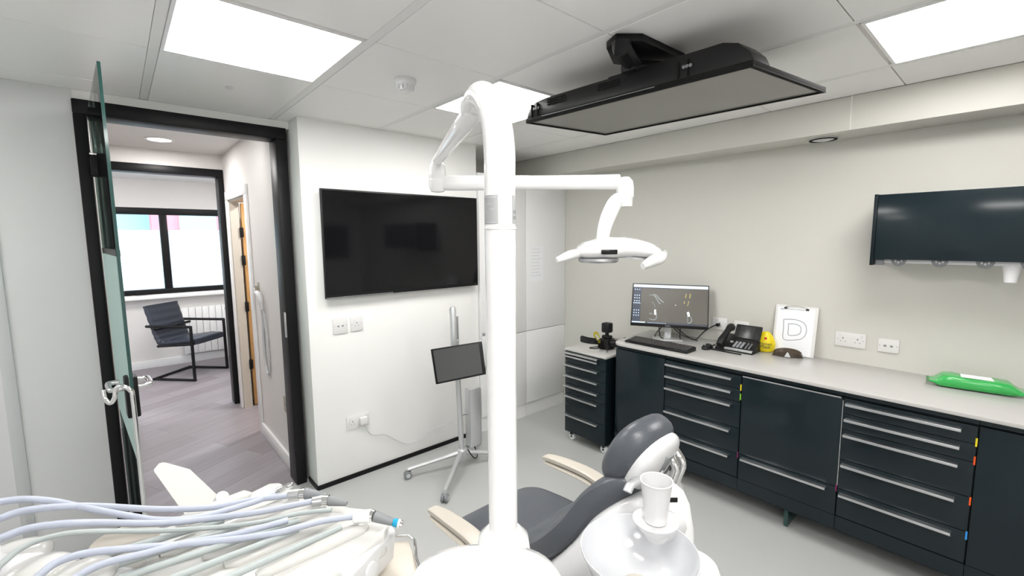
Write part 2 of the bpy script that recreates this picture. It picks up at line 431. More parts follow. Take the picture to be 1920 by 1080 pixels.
# hooked steel rod hanging at the leaf edge
hk = [atd(193, 731, 1.56), atd(197, 748, 1.56), atd(207, 756, 1.56), atd(215, 746, 1.56), atd(218, 728, 1.56), atd(232, 725, 1.56), atd(245, 733, 1.57), atd(250, 752, 1.57)]
pe = hk[-1].copy(); pe.z = .02
pe = V((pe.x, pe.y, .0))
tag(obj('hooked_rod', T([*hk, hk[-1] + (pe - hk[-1]) * .3, hk[-1] + (pe - hk[-1]) * .7, pe], .0072, k=5, n=12), 'chrome'),
    'slim chrome rod with double hook at the top, standing beside the open glass door', 'rod')
# second frame
d2 = thing('door_2', None, None, (.36, 5.05, 0)); d2['kind'] = 'structure'
bm = NB()
for a, b in [((-.05, 5.03, 0), (0, 5.17, 2.195)), ((.765, 5.03, 0), (.813, 5.17, 2.195)), ((-.05, 5.03, 2.1951), (.813, 5.17, 2.265))]: box(bm, a, b, .005)
obj('door_frame', bm, 'black', d2)
# side door in the right wall of the hall
d3 = thing('door_3', None, None, (.87, 4.5, 0)); d3['kind'] = 'structure'
bm = NB()
box(bm, (.795, 4.07, 0), (.815, 4.15, 1.9699), .005); box(bm, (.795, 4.86, 0), (.815, 4.94, 1.9699), .005); box(bm, (.795, 4.07, 1.97), (.815, 4.94, 2.05), .005)
obj('architrave', bm, 'panel', d3)
bm = NB(); box(bm, (.815, 4.845, 0), (.885, 4.86, 1.97)); box(bm, (.815, 4.15, 0), (.93, 4.165, 1.97)); box(bm, (.815, 4.165, 1.955), (.93, 4.845, 1.97))
obj('door_lining', bm, 'cream', d3)
lf = obj('oak_leaf', B((.905, 4.86, .01), (1.62, 4.90, 1.95), .002), 'oak', d3)
for z in (.42, .98, 1.42, 1.68): obj('hinge', B((.880, 4.835, z - .045), (.912, 4.845, z + .045), .001), 'black', lf)
obj('leaf_edge_seal', B((.886, 4.862, .01), (.892, 4.895, 1.95)), 'blackplastic', lf)

# buildings beyond the window
tag(obj('office_building', B((.9, 18, -4), (6.5, 24, 5.2)), 'redbuild'), 'dull red clad building across the street, seen above the frosted window film', 'building')
b3 = bpy.data.objects['office_building']; obj('window_band', B((1.6, 17.95, 1.7), (2.6, 18, 2.6)), 'bluebuild', b3); obj('window_band', B((3.2, 17.95, 1.7), (4.4, 18, 2.6)), 'bluebuild', b3)
b2 = thing('industrial_unit', 'pale blue grey industrial building beside the red one outside the window', 'building', (-2, 20, -4))
obj('wall', B((-6, 19, -4), (.9, 25, 4.2)), 'bluebuild', b2)
obj('window_band', B((-5.5, 18.95, 2.6), (.5, 19, 3.4)), 'greyplastic', b2)

# ============================================================ CEILING FITTINGS
lab = {(0, 0): 'square glowing ceiling light panel above and left, nearest the glass door', (2, 0): 'square glowing ceiling light panel behind the lamp post, partly hidden by the ceiling screen',
       (3, -3): 'square glowing ceiling light panel at the upper right edge of the view'}
for (i, j) in sorted(lightcells):  # panels missing from lab are out of view, added for fill light
    x0, x1, y0, y1 = gx(i) + .018, gx(i + 1) - .018, gy(j) + .012, gy(j + 1) - .012
    if y0 < Y0: continue
    t = thing('ceiling_light_panel', lab.get((i, j), 'unseen square ceiling light panel added to fill the room with light'), 'ceiling light', ((x0 + x1) / 2, (y0 + y1) / 2, HC - .003), group='unseen light panels added to the tiled ceiling' if (i, j) not in lab else None)
    bm = NB()
    w = .012
    for a, b in [((x0, y0, HC - .003), (x1, y0 + w, HC + .02)), ((x0, y1 - w, HC - .003), (x1, y1, HC + .02)), ((x0, y0 + w, HC - .003), (x0 + w, y1 - w, HC + .02)), ((x1 - w, y0 + w, HC - .003), (x1, y1 - w, HC + .02))]: box(bm, a, b)
    obj('frame', bm, 'panel', t, smooth=False)
    obj('diffuser', B((x0 + w, y0 + w, HC + .001), (x1 - w, y1 - w, HC + .01)), 'ledglow', t, smooth=False)
t = thing('downlight', 'round recessed downlight glowing in the hall ceiling', 'ceiling light', (.325, 4.56, HZ - .004))
obj('trim_ring', L([(.075, 0), (.095, 0), (.095, .004), (.075, .004), (.075, 0)], (.325, 4.56, HZ - .005)), 'panel', t)
obj('diffuser', L([(0, 0), (.075, 0), (.075, .003), (0, .003)], (.325, 4.56, HZ - .004)), 'downlight', t)
def spot(name, x, y, z, power, size=.14):
    ld = bpy.data.lights.new(name, 'AREA'); ld.shape = 'DISK'; ld.size = size; ld.energy = power; ld.color = (1.0, .98, .96)
    lo = bpy.data.objects.new(name, ld); COL.objects.link(lo); lo.location = (x, y, z)
for x, y, z, p_, lb in ((.325, 4.56, HZ, 3.2, None), (.30, 3.55, HZ, 2.6, 'unseen downlight added just inside the doorway to brighten the hall'), (1.5, 4.4, HZ, 8, 'unseen downlight added to light the side room behind the oak door')):  # last two: unseen lamps added to brighten the hall and side room
    spot('downlight_lamp', x, y, z - .012, p_)
    if lb:
        td = thing('downlight', lb, 'ceiling light', (x, y, z - .004))
        obj('trim_ring', L([(.075, 0), (.095, 0), (.095, .004), (.075, .004), (.075, 0)], (x, y, z - .005)), 'panel', td)
        obj('diffuser', L([(0, 0), (.075, 0), (.075, .003), (0, .003)], (x, y, z - .004)), 'downlight', td)
for x0, y0, lb in ((-.6, 5.55, 'left'), (.9, 5.55, 'right')):  # panels out of view, added to lift the light in the office
    td = thing('ceiling_light_panel', 'unseen light panel added in the %s half of the office ceiling to brighten it' % lb, 'ceiling light', (x0 + .3, y0 + .3, 2.36))
    obj('diffuser', B((x0, y0, 2.362), (x0 + .58, y0 + .58, 2.369)), 'ledglow', td)
# smoke detector
c = atz(760, 149, HC)
t = thing('smoke_detector', 'white round smoke detector on the ceiling between the two light panels', 'smoke detector', c)
obj('base', L([(.048, 0), (.050, -.004), (.050, -.014), (.046, -.018), (0, -.018)], c), 'white', t)
bm = L([(.044, -.016), (.043, -.026), (.030, -.034), (.028, -.048), (0, -.050)], c)
obj('sensor_head', bm, 'white', t)
bm = NB()
for k in range(10):
    a = k * math.pi / 5
    box(bm, (.027, -.003, -.046), (.040, .003, -.026), .001, mtx=Matrix.Translation(c) @ Matrix.Rotation(a, 4, 'Z'))
obj('vent_ribs', bm, 'lightgrey', t)
# little round sensor on a tile
c = atz(430, 164, HC)
tag(obj('ceiling_sensor', L([(.0, 0), (.016, 0), (.018, -.003), (.008, -.007), (0, -.008)], c), 'white'), 'tiny white round sensor on the tile in front of the door', 'sensor')
# round air valve in the bulkhead
c = V((3.075, .81, 2.155))
t = thing('air_valve', 'round white air valve set in the underside of the bulkhead', 'air vent', c)
obj('ring', L([(.068, 0), (.072, -.004), (.064, -.008), (.056, -.004), (.056, 0)], c), 'white', t)
obj('gap_shade_band', L([(.058, -.006), (.0585, -.011), (.0685, -.009), (.068, -.005)], c), 'softblack', t)  # black band stands in for the shade inside the valve's gap
obj('disc', L([(.0, -.003), (.046, -.003), (.05, -.008), (.03, -.014), (0, -.015)], c), 'white', t)
obj('throat', L([(0, -.0005), (.056, -.0005), (.056, -.002), (0, -.002)], c), 'softblack', t)

# ---------------------------------------------------------- ceiling mounted screen
ct = thing('ceiling_screen', 'large flat screen slung face down under the ceiling from a black bracket', 'television', (1.78, 1.05, 2.13))
A1, A2, A3, A4 = atz(986, 229, 2.150), atz(1135, 252, 2.156), atz(1530, 177, 2.156), atz(1412, 120, 2.150)
ux = (A2 - A1).normalized(); uy = (A1 - A4).normalized(); un = ux.cross(uy).normalized()
if un.z < 0: un = -un
W = (A2 - A1).length; LN = (A1 - A4).length
def cs(a, b, h): return A1 + ux * a - uy * b + un * h
def csb(a0, a1, b0, b1, h0, h1, r=0):
    return hexa(NB(), [cs(a0, b0, h0), cs(a1, b0, h0), cs(a1, b1, h0), cs(a0, b1, h0)], [cs(a0, b0, h1), cs(a1, b0, h1), cs(a1, b1, h1), cs(a0, b1, h1)], r)
obj('bezel', csb(0, W, 0, LN, 0, .014, .002), 'softblack', ct)
obj('display', csb(.012, W - .012, .012, LN - .014, -.0012, .001), 'screen_grey', ct)
for a0_, a1_, b0_, b1_ in ((0, .012, 0, LN), (W - .012, W, 0, LN), (.012, W - .012, 0, .012), (.012, W - .012, LN - .014, LN)):
    obj('rim', csb(a0_, a1_, b0_, b1_, -.006, 0), 'softblack', ct)
obj('edge_strip', csb(-.002, .004, .10, LN * .66, .007, .010, .001), 'greyplastic', ct)
# back shell: curved ends, seen from the long side
prof = [(0.0, .014), (.012, .045), (.035, .068), (.06, .080), (.12, .086), (.45 * LN, .088), (.455 * LN, .094), (LN - .16, .094), (LN - .10, .095), (LN - .05, .08), (LN - .015, .045), (LN, .014)]
obj('back_shell', P([cs(.004, b, h) for b, h in prof], ux * (W * .20), .003), 'blackplastic', ct)
for b0 in (.035, LN - .25):
    for b1 in (b0, b0 + .035): obj('side_rib', csb(-.002, .006, b1, b1 + .006, .016, .072), 'softblack', ct)
for b0 in (.13, .40):
    bm = NB()
    for k in range(9):
        for q in range(3 if b0 < .2 else 3): merge(bm, csb(.001, .0045, b0 + k * .012, b0 + k * .012 + .007, .05 + q * .01, .055 + q * .01))
    obj('vent_grille', bm, 'softblack', ct)
for b0 in (.045, LN - .235):
    bm = NB()
    for k in range(3): lathe(bm, [(0, 0), (.006, 0), (.006, .004), (0, .004)], cs(-.002, b0 + .008 + k * .012, .05), n=12, axis='X')
    obj('port_cluster', bm, 'greyplastic', ct)
bk = thing('ceiling_bracket', 'black articulated steel bracket holding the face down screen to the ceiling tiles', 'bracket', (1.6, 1.1, HC))
q = [atz(1137, 78, HC), atz(1155, 62, HC), atz(1205, 62, HC), atz(1285, 100, HC), atz(1262, 118, HC), atz(1178, 112, HC), atz(1150, 108, HC)]
q = [V((p.x, p.y, HC - .026)) for p in q]
obj('ceiling_plate', P(q, (0, 0, .026), .003), 'black', bk)
pa = atz(1165, 90, HC - .05); pb = atz(1190, 125, 2.26); pc = atz(1265, 125, 2.25)
obj('swivel_arm', T([V((pa.x, pa.y, HC - .03)), pa, pb], [.035, .035, .03], n=8), 'black', bk)
obj('tilt_arm', T([pb, pc + V((0, 0, -.01))], [.026, .03], n=8), 'black', bk)
obj('lower_clamp', B(pb - V((.05, .03, .028)), pb + V((.05, .03, .005)), .006), 'blackplastic', bk)
obj('mount_plate', csb(W * .18, W * .5, LN * .38, LN * .62, .09, .115, .003), 'black', bk)
obj('mount_post', T([cs(W * .3, LN * .5, .11), pc + V((0, 0, .0))], .025, n=8), 'black', bk)

# ============================================================ TALL WHITE CUPBOARDS
xs = 2.68
for x0, x1, side in ((2.175, xs - .0015, 'left'), (xs + .0015, XR - .002, 'right')):
    t = thing('tall_cupboard', 'tall white handleless cupboard %s' % ('behind the lamp post, next to the wall with the big screen' if side == 'left' else 'in the corner, with a printed notice taped on it'), 'cupboard', ((x0 + x1) / 2, YC, 0), group='built in white cupboards')
    obj('carcass', B((x0, YC + .02, .12), (x1, YB - .002, 2.12)), 'panel', t)
    obj('upper_door', B((x0 + .001, YC, .787), (x1 - .001, YC + .019, 2.12), .001), 'panel', t)
    obj('lower_door', B((x0 + .001, YC, .125), (x1 - .001, YC + .019, .782), .001), 'panel', t)
    obj('plinth', B((x0, YC + .012, 0), (x1, YC + .04, .119)), 'lightgrey' if 0 else 'panel', t)
n0 = aty(992, 462, YC); n1 = aty(1018, 526, YC)
t = thing('paper_notice', 'white printed notice taped to the tall corner cupboard', 'notice', ((n0.x + n1.x) / 2, YC, n1.z))
obj('sheet', B((n0.x, YC - .0012, n1.z), (n1.x, YC - .0004, n0.z)), 'paper', t)
bm = NB(); h = n0.z - n1.z
for k in range(9):
    z = n0.z - h * (.08 + .095 * k); w = (n1.x - n0.x)
    box(bm, (n0.x + w * .12, YC - .0018, z - h * .008), (n1.x - w * (.15 + .25 * random.random()), YC - .0013, z + h * .008))
obj('printed_lines', bm, 'faint', t)
p0 = aty(906, 623, YC - .02); p1 = aty(909, 688, YC - .02)
t = thing('wall_handset', 'slim white wall dispenser half hidden behind the lamp post', 'dispenser', (p0.x, YC, p1.z))
obj('body', B((p0.x - .005, YC - .035, p1.z), (p0.x + .045, YC - .001, p0.z - .03), .008), 'white', t)
obj('top_knob', L([(0, 0), (.01, 0), (.01, .02), (0, .022)], (p0.x + .006, YC - .02, p0.z - .03)), 'greyplastic', t)

# ============================================================ TV WALL
tv = thing('wall_television', 'large black wall television beside the doorway, switched off', 'television', (1.54, YT, 1.24))
tx0, tx1, tz0, tz1 = .952, 2.128, 1.240, 1.916
obj('cabinet', B((tx0 + .03, YT - .045, tz0 + .04), (tx1 - .03, YT - .012, tz1 - .05), .01), 'blackplastic', tv)
obj('wall_bracket', B((1.3, YT - .014, 1.4), (1.8, YT - .0005, 1.75)), 'black', tv)
obj('bezel', B((tx0, YT - .058, tz0), (tx1, YT - .04, tz1), .003), 'blackplastic', tv)
obj('display', B((tx0 + .010, YT - .0592, tz0 + .022), (tx1 - .010, YT - .057, tz1 - .010)), 'screen', tv)
obj('lower_trim', B((tx0 + .004, YT - .0605, tz0 + .003), (tx0 + .45, YT - .058, tz0 + .007)), 'alu', tv)
def faceplate(t, origin, u, v, n, w, h, kind):
    """u across, v up, n out of the wall"""
    def q(a0, a1, b0, b1, c0, c1, r=0):
        return hexa(NB(), [origin + u * a + v * b + n * c0 for a, b in ((a0, b0), (a1, b0), (a1, b1), (a0, b1))],
                    [origin + u * a + v * b + n * c1 for a, b in ((a0, b0), (a1, b0), (a1, b1), (a0, b1))], r)
    obj('faceplate', q(-w / 2, w / 2, -h / 2, h / 2, .0003, .009, .002), 'socket', t)
    dark = NB(); sw = NB(); nn = NB()
    def addq(bm, *a): merge(bm, q(*a))
    for s in (-1, 1): addq(dark, s * w * .41 - .002, s * w * .41 + .002, -.002, .002, .009, .0096)
    if kind in ('double', 'single'):
        for cx in ((-w * .24, w * .24) if kind == 'double' else (0,)):
            addq(dark, cx - .003, cx + .003, .002, .012, .009, .0096)
            addq(dark, cx - .014, cx - .008, -.014, -.010, .009, .0096); addq(dark, cx + .008, cx + .014, -.014, -.010, .009, .0096)
            addq(sw, cx - .022 if cx <= 0 else cx + .012, cx - .012 if cx <= 0 else cx + .022, .014, .032, .009, .012)
    elif kind == 'data':
        for cx in (-.014, .014): addq(dark, cx - .006, cx + .006, -.006, .004, .009, .0096)
    elif kind == 'switch':
        addq(sw, -.012, .012, -.018, .018, .009, .013)
    if len(sw.verts): obj('rocker_switch', sw, 'white', t)
    else: sw.free()
    obj('holes_and_screws', dark, 'greyplastic', t); nn.free()
def wall_socket(name, label, cat, c, u, n, w, h, kind, group=None):
    t = thing(name, label, cat, c, group=group); faceplate(t, V(c), V(u), V((0, 0, 1)), V(n), w, h, kind); return t
UX, UYm = (1, 0, 0), (0, -1, 0)
wall_socket('data_outlet', 'left one of two square white wall plates under the big television', 'wall socket', (1.052, YT, 1.052), UX, UYm, .094, .10, 'data')
wall_socket('power_socket', 'right one of two square white wall plates under the big television', 'wall socket', (1.160, YT, 1.052), UX, UYm, .082, .094, 'single')
ps = wall_socket('power_socket', 'low double white power socket with a plug in it, beside the tablet stand', 'wall socket', (1.139, YT, .388), UX, UYm, .156, .09, 'double')
UR, NR = (0, -1, 0), (-1, 0, 0)
wall_socket('power_socket', 'double white power socket on the wall right of the clipboard', 'wall socket', (XR, .636, 1.0), UR, NR, .146, .085, 'double')
wall_socket('power_socket', 'single white power socket on the wall, the farther right of the two', 'wall socket', (XR, .463, .995), UR, NR, .092, .076, 'data')
wall_socket('power_socket', 'white wall socket between the monitor and the desk phone, a black cable in it', 'wall socket', (XR, 1.394, .99), UR, NR, .104, .085, 'single')
wall_socket('data_outlet', 'white wall plate partly hidden behind the desk phone', 'wall socket', (XR, 1.245, .985), UR, NR, .096, .085, 'data')

# plug and cable
pl = aty(682, 789, YT - .03)
t = thing('power_plug', 'white plug with a long thin cable looping from the low socket to the tablet stand', 'plug', pl)
obj('plug_body', B(pl + V((-.026, -.012, -.024)), pl + V((.026, .019, .026)), .008), 'socket', t)
pts = [aty(683, 798, YT - .03), aty(697, 815, YT - .02), aty(722, 815, YT - .014), aty(745, 826, YT - .012), aty(765, 832, YT - .02), aty(790, 822, YT - .05), aty(815, 804, YT - .08), aty(848, 792, YT - .12), aty(858, 795, YT - .2), V((1.75, 2.56, .35))]
obj('cable', T(pts, .003, k=6, n=8), 'lightgrey', t)

# ============================================================ TABLET STAND
sx, sy = 1.723, 2.515
t = thing('tablet_stand', 'silver wheeled pole stand carrying a tilted black tablet, in front of the white wall', 'stand', (sx, sy, 0))
obj('lower_pole', T([V((sx, sy, .12)), V((sx - .03, sy - .0, .92))], .0185, n=20), 'silver', t)
obj('upper_pole', T([V((sx - .045, sy, .80)), V((sx - .05, sy, 1.135)), V((sx - .05, sy, 1.15))], [.022, .022, .014], n=20), 'silver', t)
obj('slide_rail', T([V((sx - .015, sy, .80)), V((sx - .018, sy, 1.08))], .009, n=12), 'alu', t)
feet = [V((1.362, 2.634, 0)), V((1.397, 2.235, 0)), V((1.93, 2.44, 0)), V((2.02, 2.72, 0))]
hub = V((sx, sy, .115))
for fi, ft in enumerate(feet):
    e = ft + V((0, 0, .065)); lg = obj('leg', T([hub, hub + (e - hub) * .5 + V((0, 0, .0)), e], [.017, .014, .012], sq=1.3, n=12), 'silver', t)
    d = (V((e.x, e.y, 0)) - V((hub.x, hub.y, 0))).normalized(); s = V((-d.y, d.x, 0))
    bm = NB()
    for k in (-1, 1): lathe(bm, [(0, -.008), (.024, -.008), (.026, -.004), (.026, .004), (.024, .008), (0, .008)], (0, 0, 0), n=20, mtx=Matrix.Translation(ft + V((0, 0, .0262)) + s * .012 * k) @ axes(d, V((0, 0, 1)), s))
    cw = obj('castor', bm, 'greyplastic', lg)
    bm = NB()
    for k in (-1, 1): lathe(bm, [(0, -.010), (.014, -.0095), (.014, .0095), (0, .010)], (0, 0, 0), n=16, mtx=Matrix.Translation(ft + V((0, 0, .0262)) + s * .012 * k) @ axes(d, V((0, 0, 1)), s))
    lathe(bm, [(0, 0), (.006, 0), (.006, .03), (0, .03)], ft + V((0, 0, .04)), n=10)
    obj('castor_hub', bm, 'lightgrey', lg)
obj('hub', L([(0, -.03), (.035, -.03), (.036, .01), (.022, .02), (0, .02)], (sx, sy, .12)), 'silver', t)
bx = aty(886, 845, 2.52)
obj('power_box', B((sx + .055, sy - .035, .13), (sx + .15, sy + .035, .56), .012), 'silver', t)
obj('box_edge', B((sx + .15, sy - .03, .15), (sx + .157, sy + .03, .55), .003), 'alu', t)
obj('box_clamp', T([V((sx, sy, .38)), V((sx + .07, sy, .38))], .009), 'alu', t)
obj('bundled_cables', T([V((sx + .03, sy - .03, .13)), V((sx + .06, sy - .06, .07)), V((sx + .12, sy - .02, .05)), V((sx + .14, sy + .05, .09)), V((sx + .05, sy + .03, .12))], .004, k=6, n=8), 'blackplastic', t)
q = [atd(807, 655, 2.92), atd(902, 640, 2.84), atd(910, 702, 2.80), atd(817, 721, 2.88)]
nn = (q[1] - q[0]).cross(q[3] - q[0]).normalized()
if nn.dot(q[0] - CAM) < 0: nn = -nn
qc = sum(q, V()) / 4
tb = obj('tablet', hexa(NB(), q, [p + nn * .02 for p in q], .004), 'blackplastic', t)
obj('tablet_screen', hexa(NB(), [qc + (p - qc) * .90 - nn * .001 for p in q], [qc + (p - qc) * .90 + nn * .002 for p in q]), mat('tablet_glass', (.075, .075, .075), .2), tb)
obj('tablet_arm', T([qc + nn * .018, V((sx - .035, sy - .02, qc.z + .02)), V((sx - .035, sy, qc.z + .02))], .012), 'alu', t)

# ============================================================ CABINETS ALONG THE RIGHT WALL
XF = 2.63; CH = .845
def handle_bar(y0, y1, z, x=XF):
    bm = NB(); box(bm, (x - .030, y0, z - .006), (x - .022, y1, z + .007), .0015)
    box(bm, (x - .024, y0, z + .003), (x + .002, y1, z + .0065)); return bm
divs = [1.880, 1.492, 1.013, .534, .070, -.395]
def cabinet(k, name, label):
    y1, y0 = divs[k], divs[k + 1]
    t = thing(name, label, 'cabinet', (2.9, (y0 + y1) / 2, .12), group='petrol grey cabinets under the worktop')
    obj('carcass', B((XF + .021, y0 + .001, .125), (XR - .002, y1 - .001, CH)), 'navydark', t, smooth=False)
    obj('top_rail', B((XF + .006, y0 + .001, .822), (XF + .02, y1 - .001, CH - .001)), 'navy', t)
    obj('lower_rail', B((XF + .002, y0 + .001, .125), (XF + .02, y1 - .001, .197)), 'navy', t)
    return t, y0, y1
zA = [.812, .734, .655, .50, .345, .20]
def drawers(t, y0, y1, zs):
    for k in range(len(zs) - 1):
        zt, zb = zs[k] , zs[k + 1]
        d = obj('drawer', B((XF, y0 + .003, zb + .003), (XF + .02, y1 - .003, zt), .001), 'navy', t)
        obj('handle', handle_bar(y0 + .05, y1 - .012, zt - .024), 'alu', d)
t, y0, y1 = cabinet(0, 'end_cabinet', 'plain petrol grey end cabinet without handles, left end of the worktop run')
obj('door', B((XF, y0 + .003, .2), (XF + .02, y1 - .003, .818), .001), 'navy', t)
t, y0, y1 = cabinet(1, 'drawer_cabinet', 'five drawer petrol grey cabinet behind the headrest, under the monitor')
drawers(t, y0, y1, zA)
t, y0, y1 = cabinet(2, 'cabinet', 'petrol grey cabinet with one big door over one drawer, between two drawer units')
dd = obj('door', B((XF, y0 + .003, .352), (XF + .02, y1 - .003, .815), .001), 'navy', t)
obj('door_edge', B((XF - .0015, y0 + .010, .809), (XF + .004, y1 - .004, .816)), 'alu', dd)
d = obj('drawer', B((XF, y0 + .003, .2), (XF + .02, y1 - .003, .349), .001), 'navy', t)
obj('handle', handle_bar(y0 + .045, y1 - .02, .33), 'alu', d)
obj('side_strip', B((XF - .001, y0 - .001, .36), (XF + .01, y0 + .0022, .80)), 'alu', t)
t, y0, y1 = cabinet(3, 'drawer_cabinet', 'five drawer petrol grey cabinet at the right, below the green wipes')
drawers(t, y0, y1, zA)
t, y0, y1 = cabinet(4, 'cabinet', 'petrol grey cabinet with a plain glossy door at the right edge of the view')
obj('door', B((XF, y0 + .003, .2), (XF + .02, y1 - .003, .815), .001), 'navy', t)
for y, z, m_, yy in ((1.013, .745, 'yeltag', 0), (1.013, .69, 'lime', 0), (1.013, .34, 'magenta', 0), (.534, .345, 'magenta', 0), (.070, .745, 'yeltag', 0), (.070, .665, 'orange', 0), (.070, .485, 'orange', 0), (.070, .33, 'bluetag', 0)):
    host = [o for o in bpy.data.objects if o.type == 'EMPTY' and o.get('category') == 'cabinet' and abs((o.location.y) - (y + .235)) < .02][0]
    obj('colour_tag', B((XF - .0015, y + .0005, z - .018), (XF + .003, y + .0065, z + .018)), m_, host)
bm = B((XF + .03, divs[5], .105), (XF + .10, divs[0] - .01, .125))
tag(obj('support_rail', bm, 'navydark'), 'dark rail under the whole row of petrol grey cabinets', 'rail')
g = obj('glass_foot', B((XF + .05, .755, 0), (XR - .15, .775, .104), .001), 'glassedge')
tag(g, 'upright dark green glass foot under the cabinets, left of the right drawer unit', 'cabinet foot')
tag(obj('glass_foot', B((XF + .05, -.205, 0), (XR - .15, -.185, .104), .001), 'glassedge'), 'upright glass foot under the right end of the cabinets', 'cabinet foot')
tag(obj('glass_foot', B((XF + .05, 1.62, 0), (XR - .15, 1.64, .104), .001), 'glassedge'), 'upright glass foot under the end cabinet behind the dental chair', 'cabinet foot')
# worktop with rounded far corner
WZ = .865
pts = [(2.612, -.42), (2.612, 1.83)]
for a in range(0, 91, 15): pts.append((2.612 + .075 * (1 - math.cos(math.radians(a))), 1.83 + .075 * math.sin(math.radians(a))))
pts += [(2.90, 1.925), (XR - .001, 1.94), (XR - .001, -.42)]
tag(obj('worktop', P([(x, y, WZ - .019) for x, y in pts], (0, 0, .019), .003), 'worktop'), 'long white worktop over the petrol grey cabinets along the right wall', 'worktop')

# mobile cart
t = thing('mobile_drawer_cart', 'narrow seven drawer petrol grey cart on castors, under the camera', 'cabinet', (2.85, 2.115, 0))
MX = 2.585; my0, my1 = 1.93, 2.322; MT = .752
obj('carcass', B((MX + .018, my0, .075), (XR - .06, my1, MT - .018)), 'navydark', t, smooth=False)
obj('top', B((MX - .004, my0 - .002, MT - .018), (XR - .04, my1 + .004, MT), .003), 'worktop', t)
zz = [MT - .02, .712, .640, .555, .472, .392, .238, .078]
for k in range(7):
    d = obj('drawer', B((MX, my0 + .002, zz[k + 1] + .002), (MX + .018, my1 - .002, zz[k] - (.0 if k else .0)), .001), 'navy', t)
    obj('handle', handle_bar(my0 + .06, my1 - .004, zz[k] - (.012 if k < 1 else .016), MX), 'alu', d)
for x, y in ((MX + .05, my1 - .04), (MX + .05, my0 + .04), (XR - .12, my1 - .04), (XR - .12, my0 + .04)):
    cw = obj('castor', L([(0, -.014), (.026, -.014), (.03, -.01), (.03, .01), (.026, .014), (0, .014)], (x, y, .0301), axis='X', n=24), 'white', t)
    bm = NB(); box(bm, (x - .02, y - .012, .045), (x + .02, y + .012, .076), .003); lathe(bm, [(0, -.017), (.008, -.017), (.008, .017), (0, .017)], (x, y, .0301), axis='X', n=12)
    obj('castor_fork', bm, 'blackplastic', cw)

# wall cabinet with dispensers
wx = 2.90
t = thing('wall_cabinet', 'glossy petrol grey wall cabinet with dispensers hanging below, upper right', 'cabinet', (3.04, .06, 1.46))
obj('carcass', B((wx + .02, -.38, 1.50), (XR - .001, .512, 1.80)), 'navydark', t, smooth=False)
obj('door', B((wx, -.395, 1.486), (wx + .019, .508, 1.808), .001), 'navy', t)
obj('side_panel', B((wx - .003, .510, 1.455), (XR - .001, .524, 1.811), .001), 'navydark', t)
obj('dispenser_tray', B((wx + .03, -.38, 1.466), (XR - .02, .508, 1.496), .003), 'lightgrey', t)
for y in (.415, .265, .115, -.02, -.17):
    c = V((wx + .035, y, 1.485))
    dl = obj('dispenser_outlet', L([(0, -.006), (.030, -.006), (.032, -.003), (.032, .003), (0, .006)], c, axis='X', n=28), 'greyplastic', t)
    bm = NB()
    for s in (-1, 0, 1): ellipsoid(bm, c + V((-.008, s * .011, -.012 + abs(s) * .006)), (.003, .005, .007), seg=12)
    obj('outlet_petals', bm, 'lightgrey', dl)
obj('latch', B((wx + .02, .47, 1.456), (wx + .05, .505, 1.484), .004), 'greyplastic', t)
c = atx(1898, 500, wx + .06)
tag(obj('plastic_cup', L([(.0, -.052), (.021, -.052), (.030, .022), (.031, .024), (.028, .024), (.020, -.048), (0, -.048)], (c.x, c.y, 1.446), n=28), 'white'),
    'white plastic cup hanging from the dispenser under the wall cabinet', 'cup')

# ============================================================ ON THE COUNTER
# monitor
q = [atd(1187, 531, 3.29), atd(1330, 536, 3.17), atd(1328, 619, 3.15), atd(1182, 610, 3.27)]
nn = (q[1] - q[0]).cross(q[3] - q[0]).normalized()
if nn.dot(q[0] - CAM) < 0: nn = -nn
def mq(a, b, h=0.0):  # a right, b down
    return (q[0] * (1 - a) + q[1] * a) * (1 - b) + (q[3] * (1 - a) + q[2] * a) * b + nn * h
def mrect(bm, a0, a1, b0, b1, h0, h1): return hexa(bm, [mq(a0, b0, h0), mq(a1, b0, h0), mq(a1, b1, h0), mq(a0, b1, h0)], [mq(a0, b0, h1), mq(a1, b0, h1), mq(a1, b1, h1), mq(a0, b1, h1)])
base = mq(.5, 1, .09); base.z = WZ
t = thing('computer_monitor', 'black desktop monitor showing dental scans, on the worktop behind the keyboard', 'monitor', base)
obj('housing', hexa(NB(), [mq(0, 0), mq(1, 0), mq(1, 1), mq(0, 1)], [mq(0, 0, .03), mq(1, 0, .03), mq(1, 1, .03), mq(0, 1, .03)], .002), 'blackplastic', t)
sc = obj('display', mrect(NB(), .012, .988, .02, .93, -.001, .001), 'mon_bg', t)
bm = NB(); mrect(bm, .013, .12, .07, .93, -.0016, -.0011); obj('sidebar', bm, 'mon_side', sc)
bm = NB(); mrect(bm, .013, .987, .022, .085, -.0017, -.0011); mrect(bm, .015, .19, .895, .92, -.002, -.0016); mrect(bm, .018, .115, .455, .468, -.002, -.0017)
obj('title_bar', bm, 'mon_bar', sc)
bm = NB(); mrect(bm, .02, .5, .085, .105, -.002, -.0016); mrect(bm, .2, .987, .89, .925, -.002, -.0011); obj('menu_bar', bm, 'mon_side', sc)
bm = NB()
for r_, b in enumerate((.13, .27, .33, .40, .62, .68, .74)):
    for cc in range(3): mrect(bm, .03 + cc * .03, .042 + cc * .03, b, b + .022, -.0021, -.0016)
for k in range(14): mrect(bm, .22 + k * .018, .228 + k * .018, .902, .914, -.0024, -.002)
obj('tool_icons', bm, 'mon_bar', sc)
def mt(bm, pts, r): return tube(bm, [mq(a, b, -.0018) for a, b in pts], r, k=4, n=6)
bm = NB()
mt(bm, [(.23, .28), (.28, .26), (.32, .33), (.36, .44), (.385, .45)], .005); mt(bm, [(.29, .24), (.33, .28), (.37, .36), (.42, .43)], .004); mt(bm, [(.27, .42), (.30, .48), (.31, .54)], .0025)
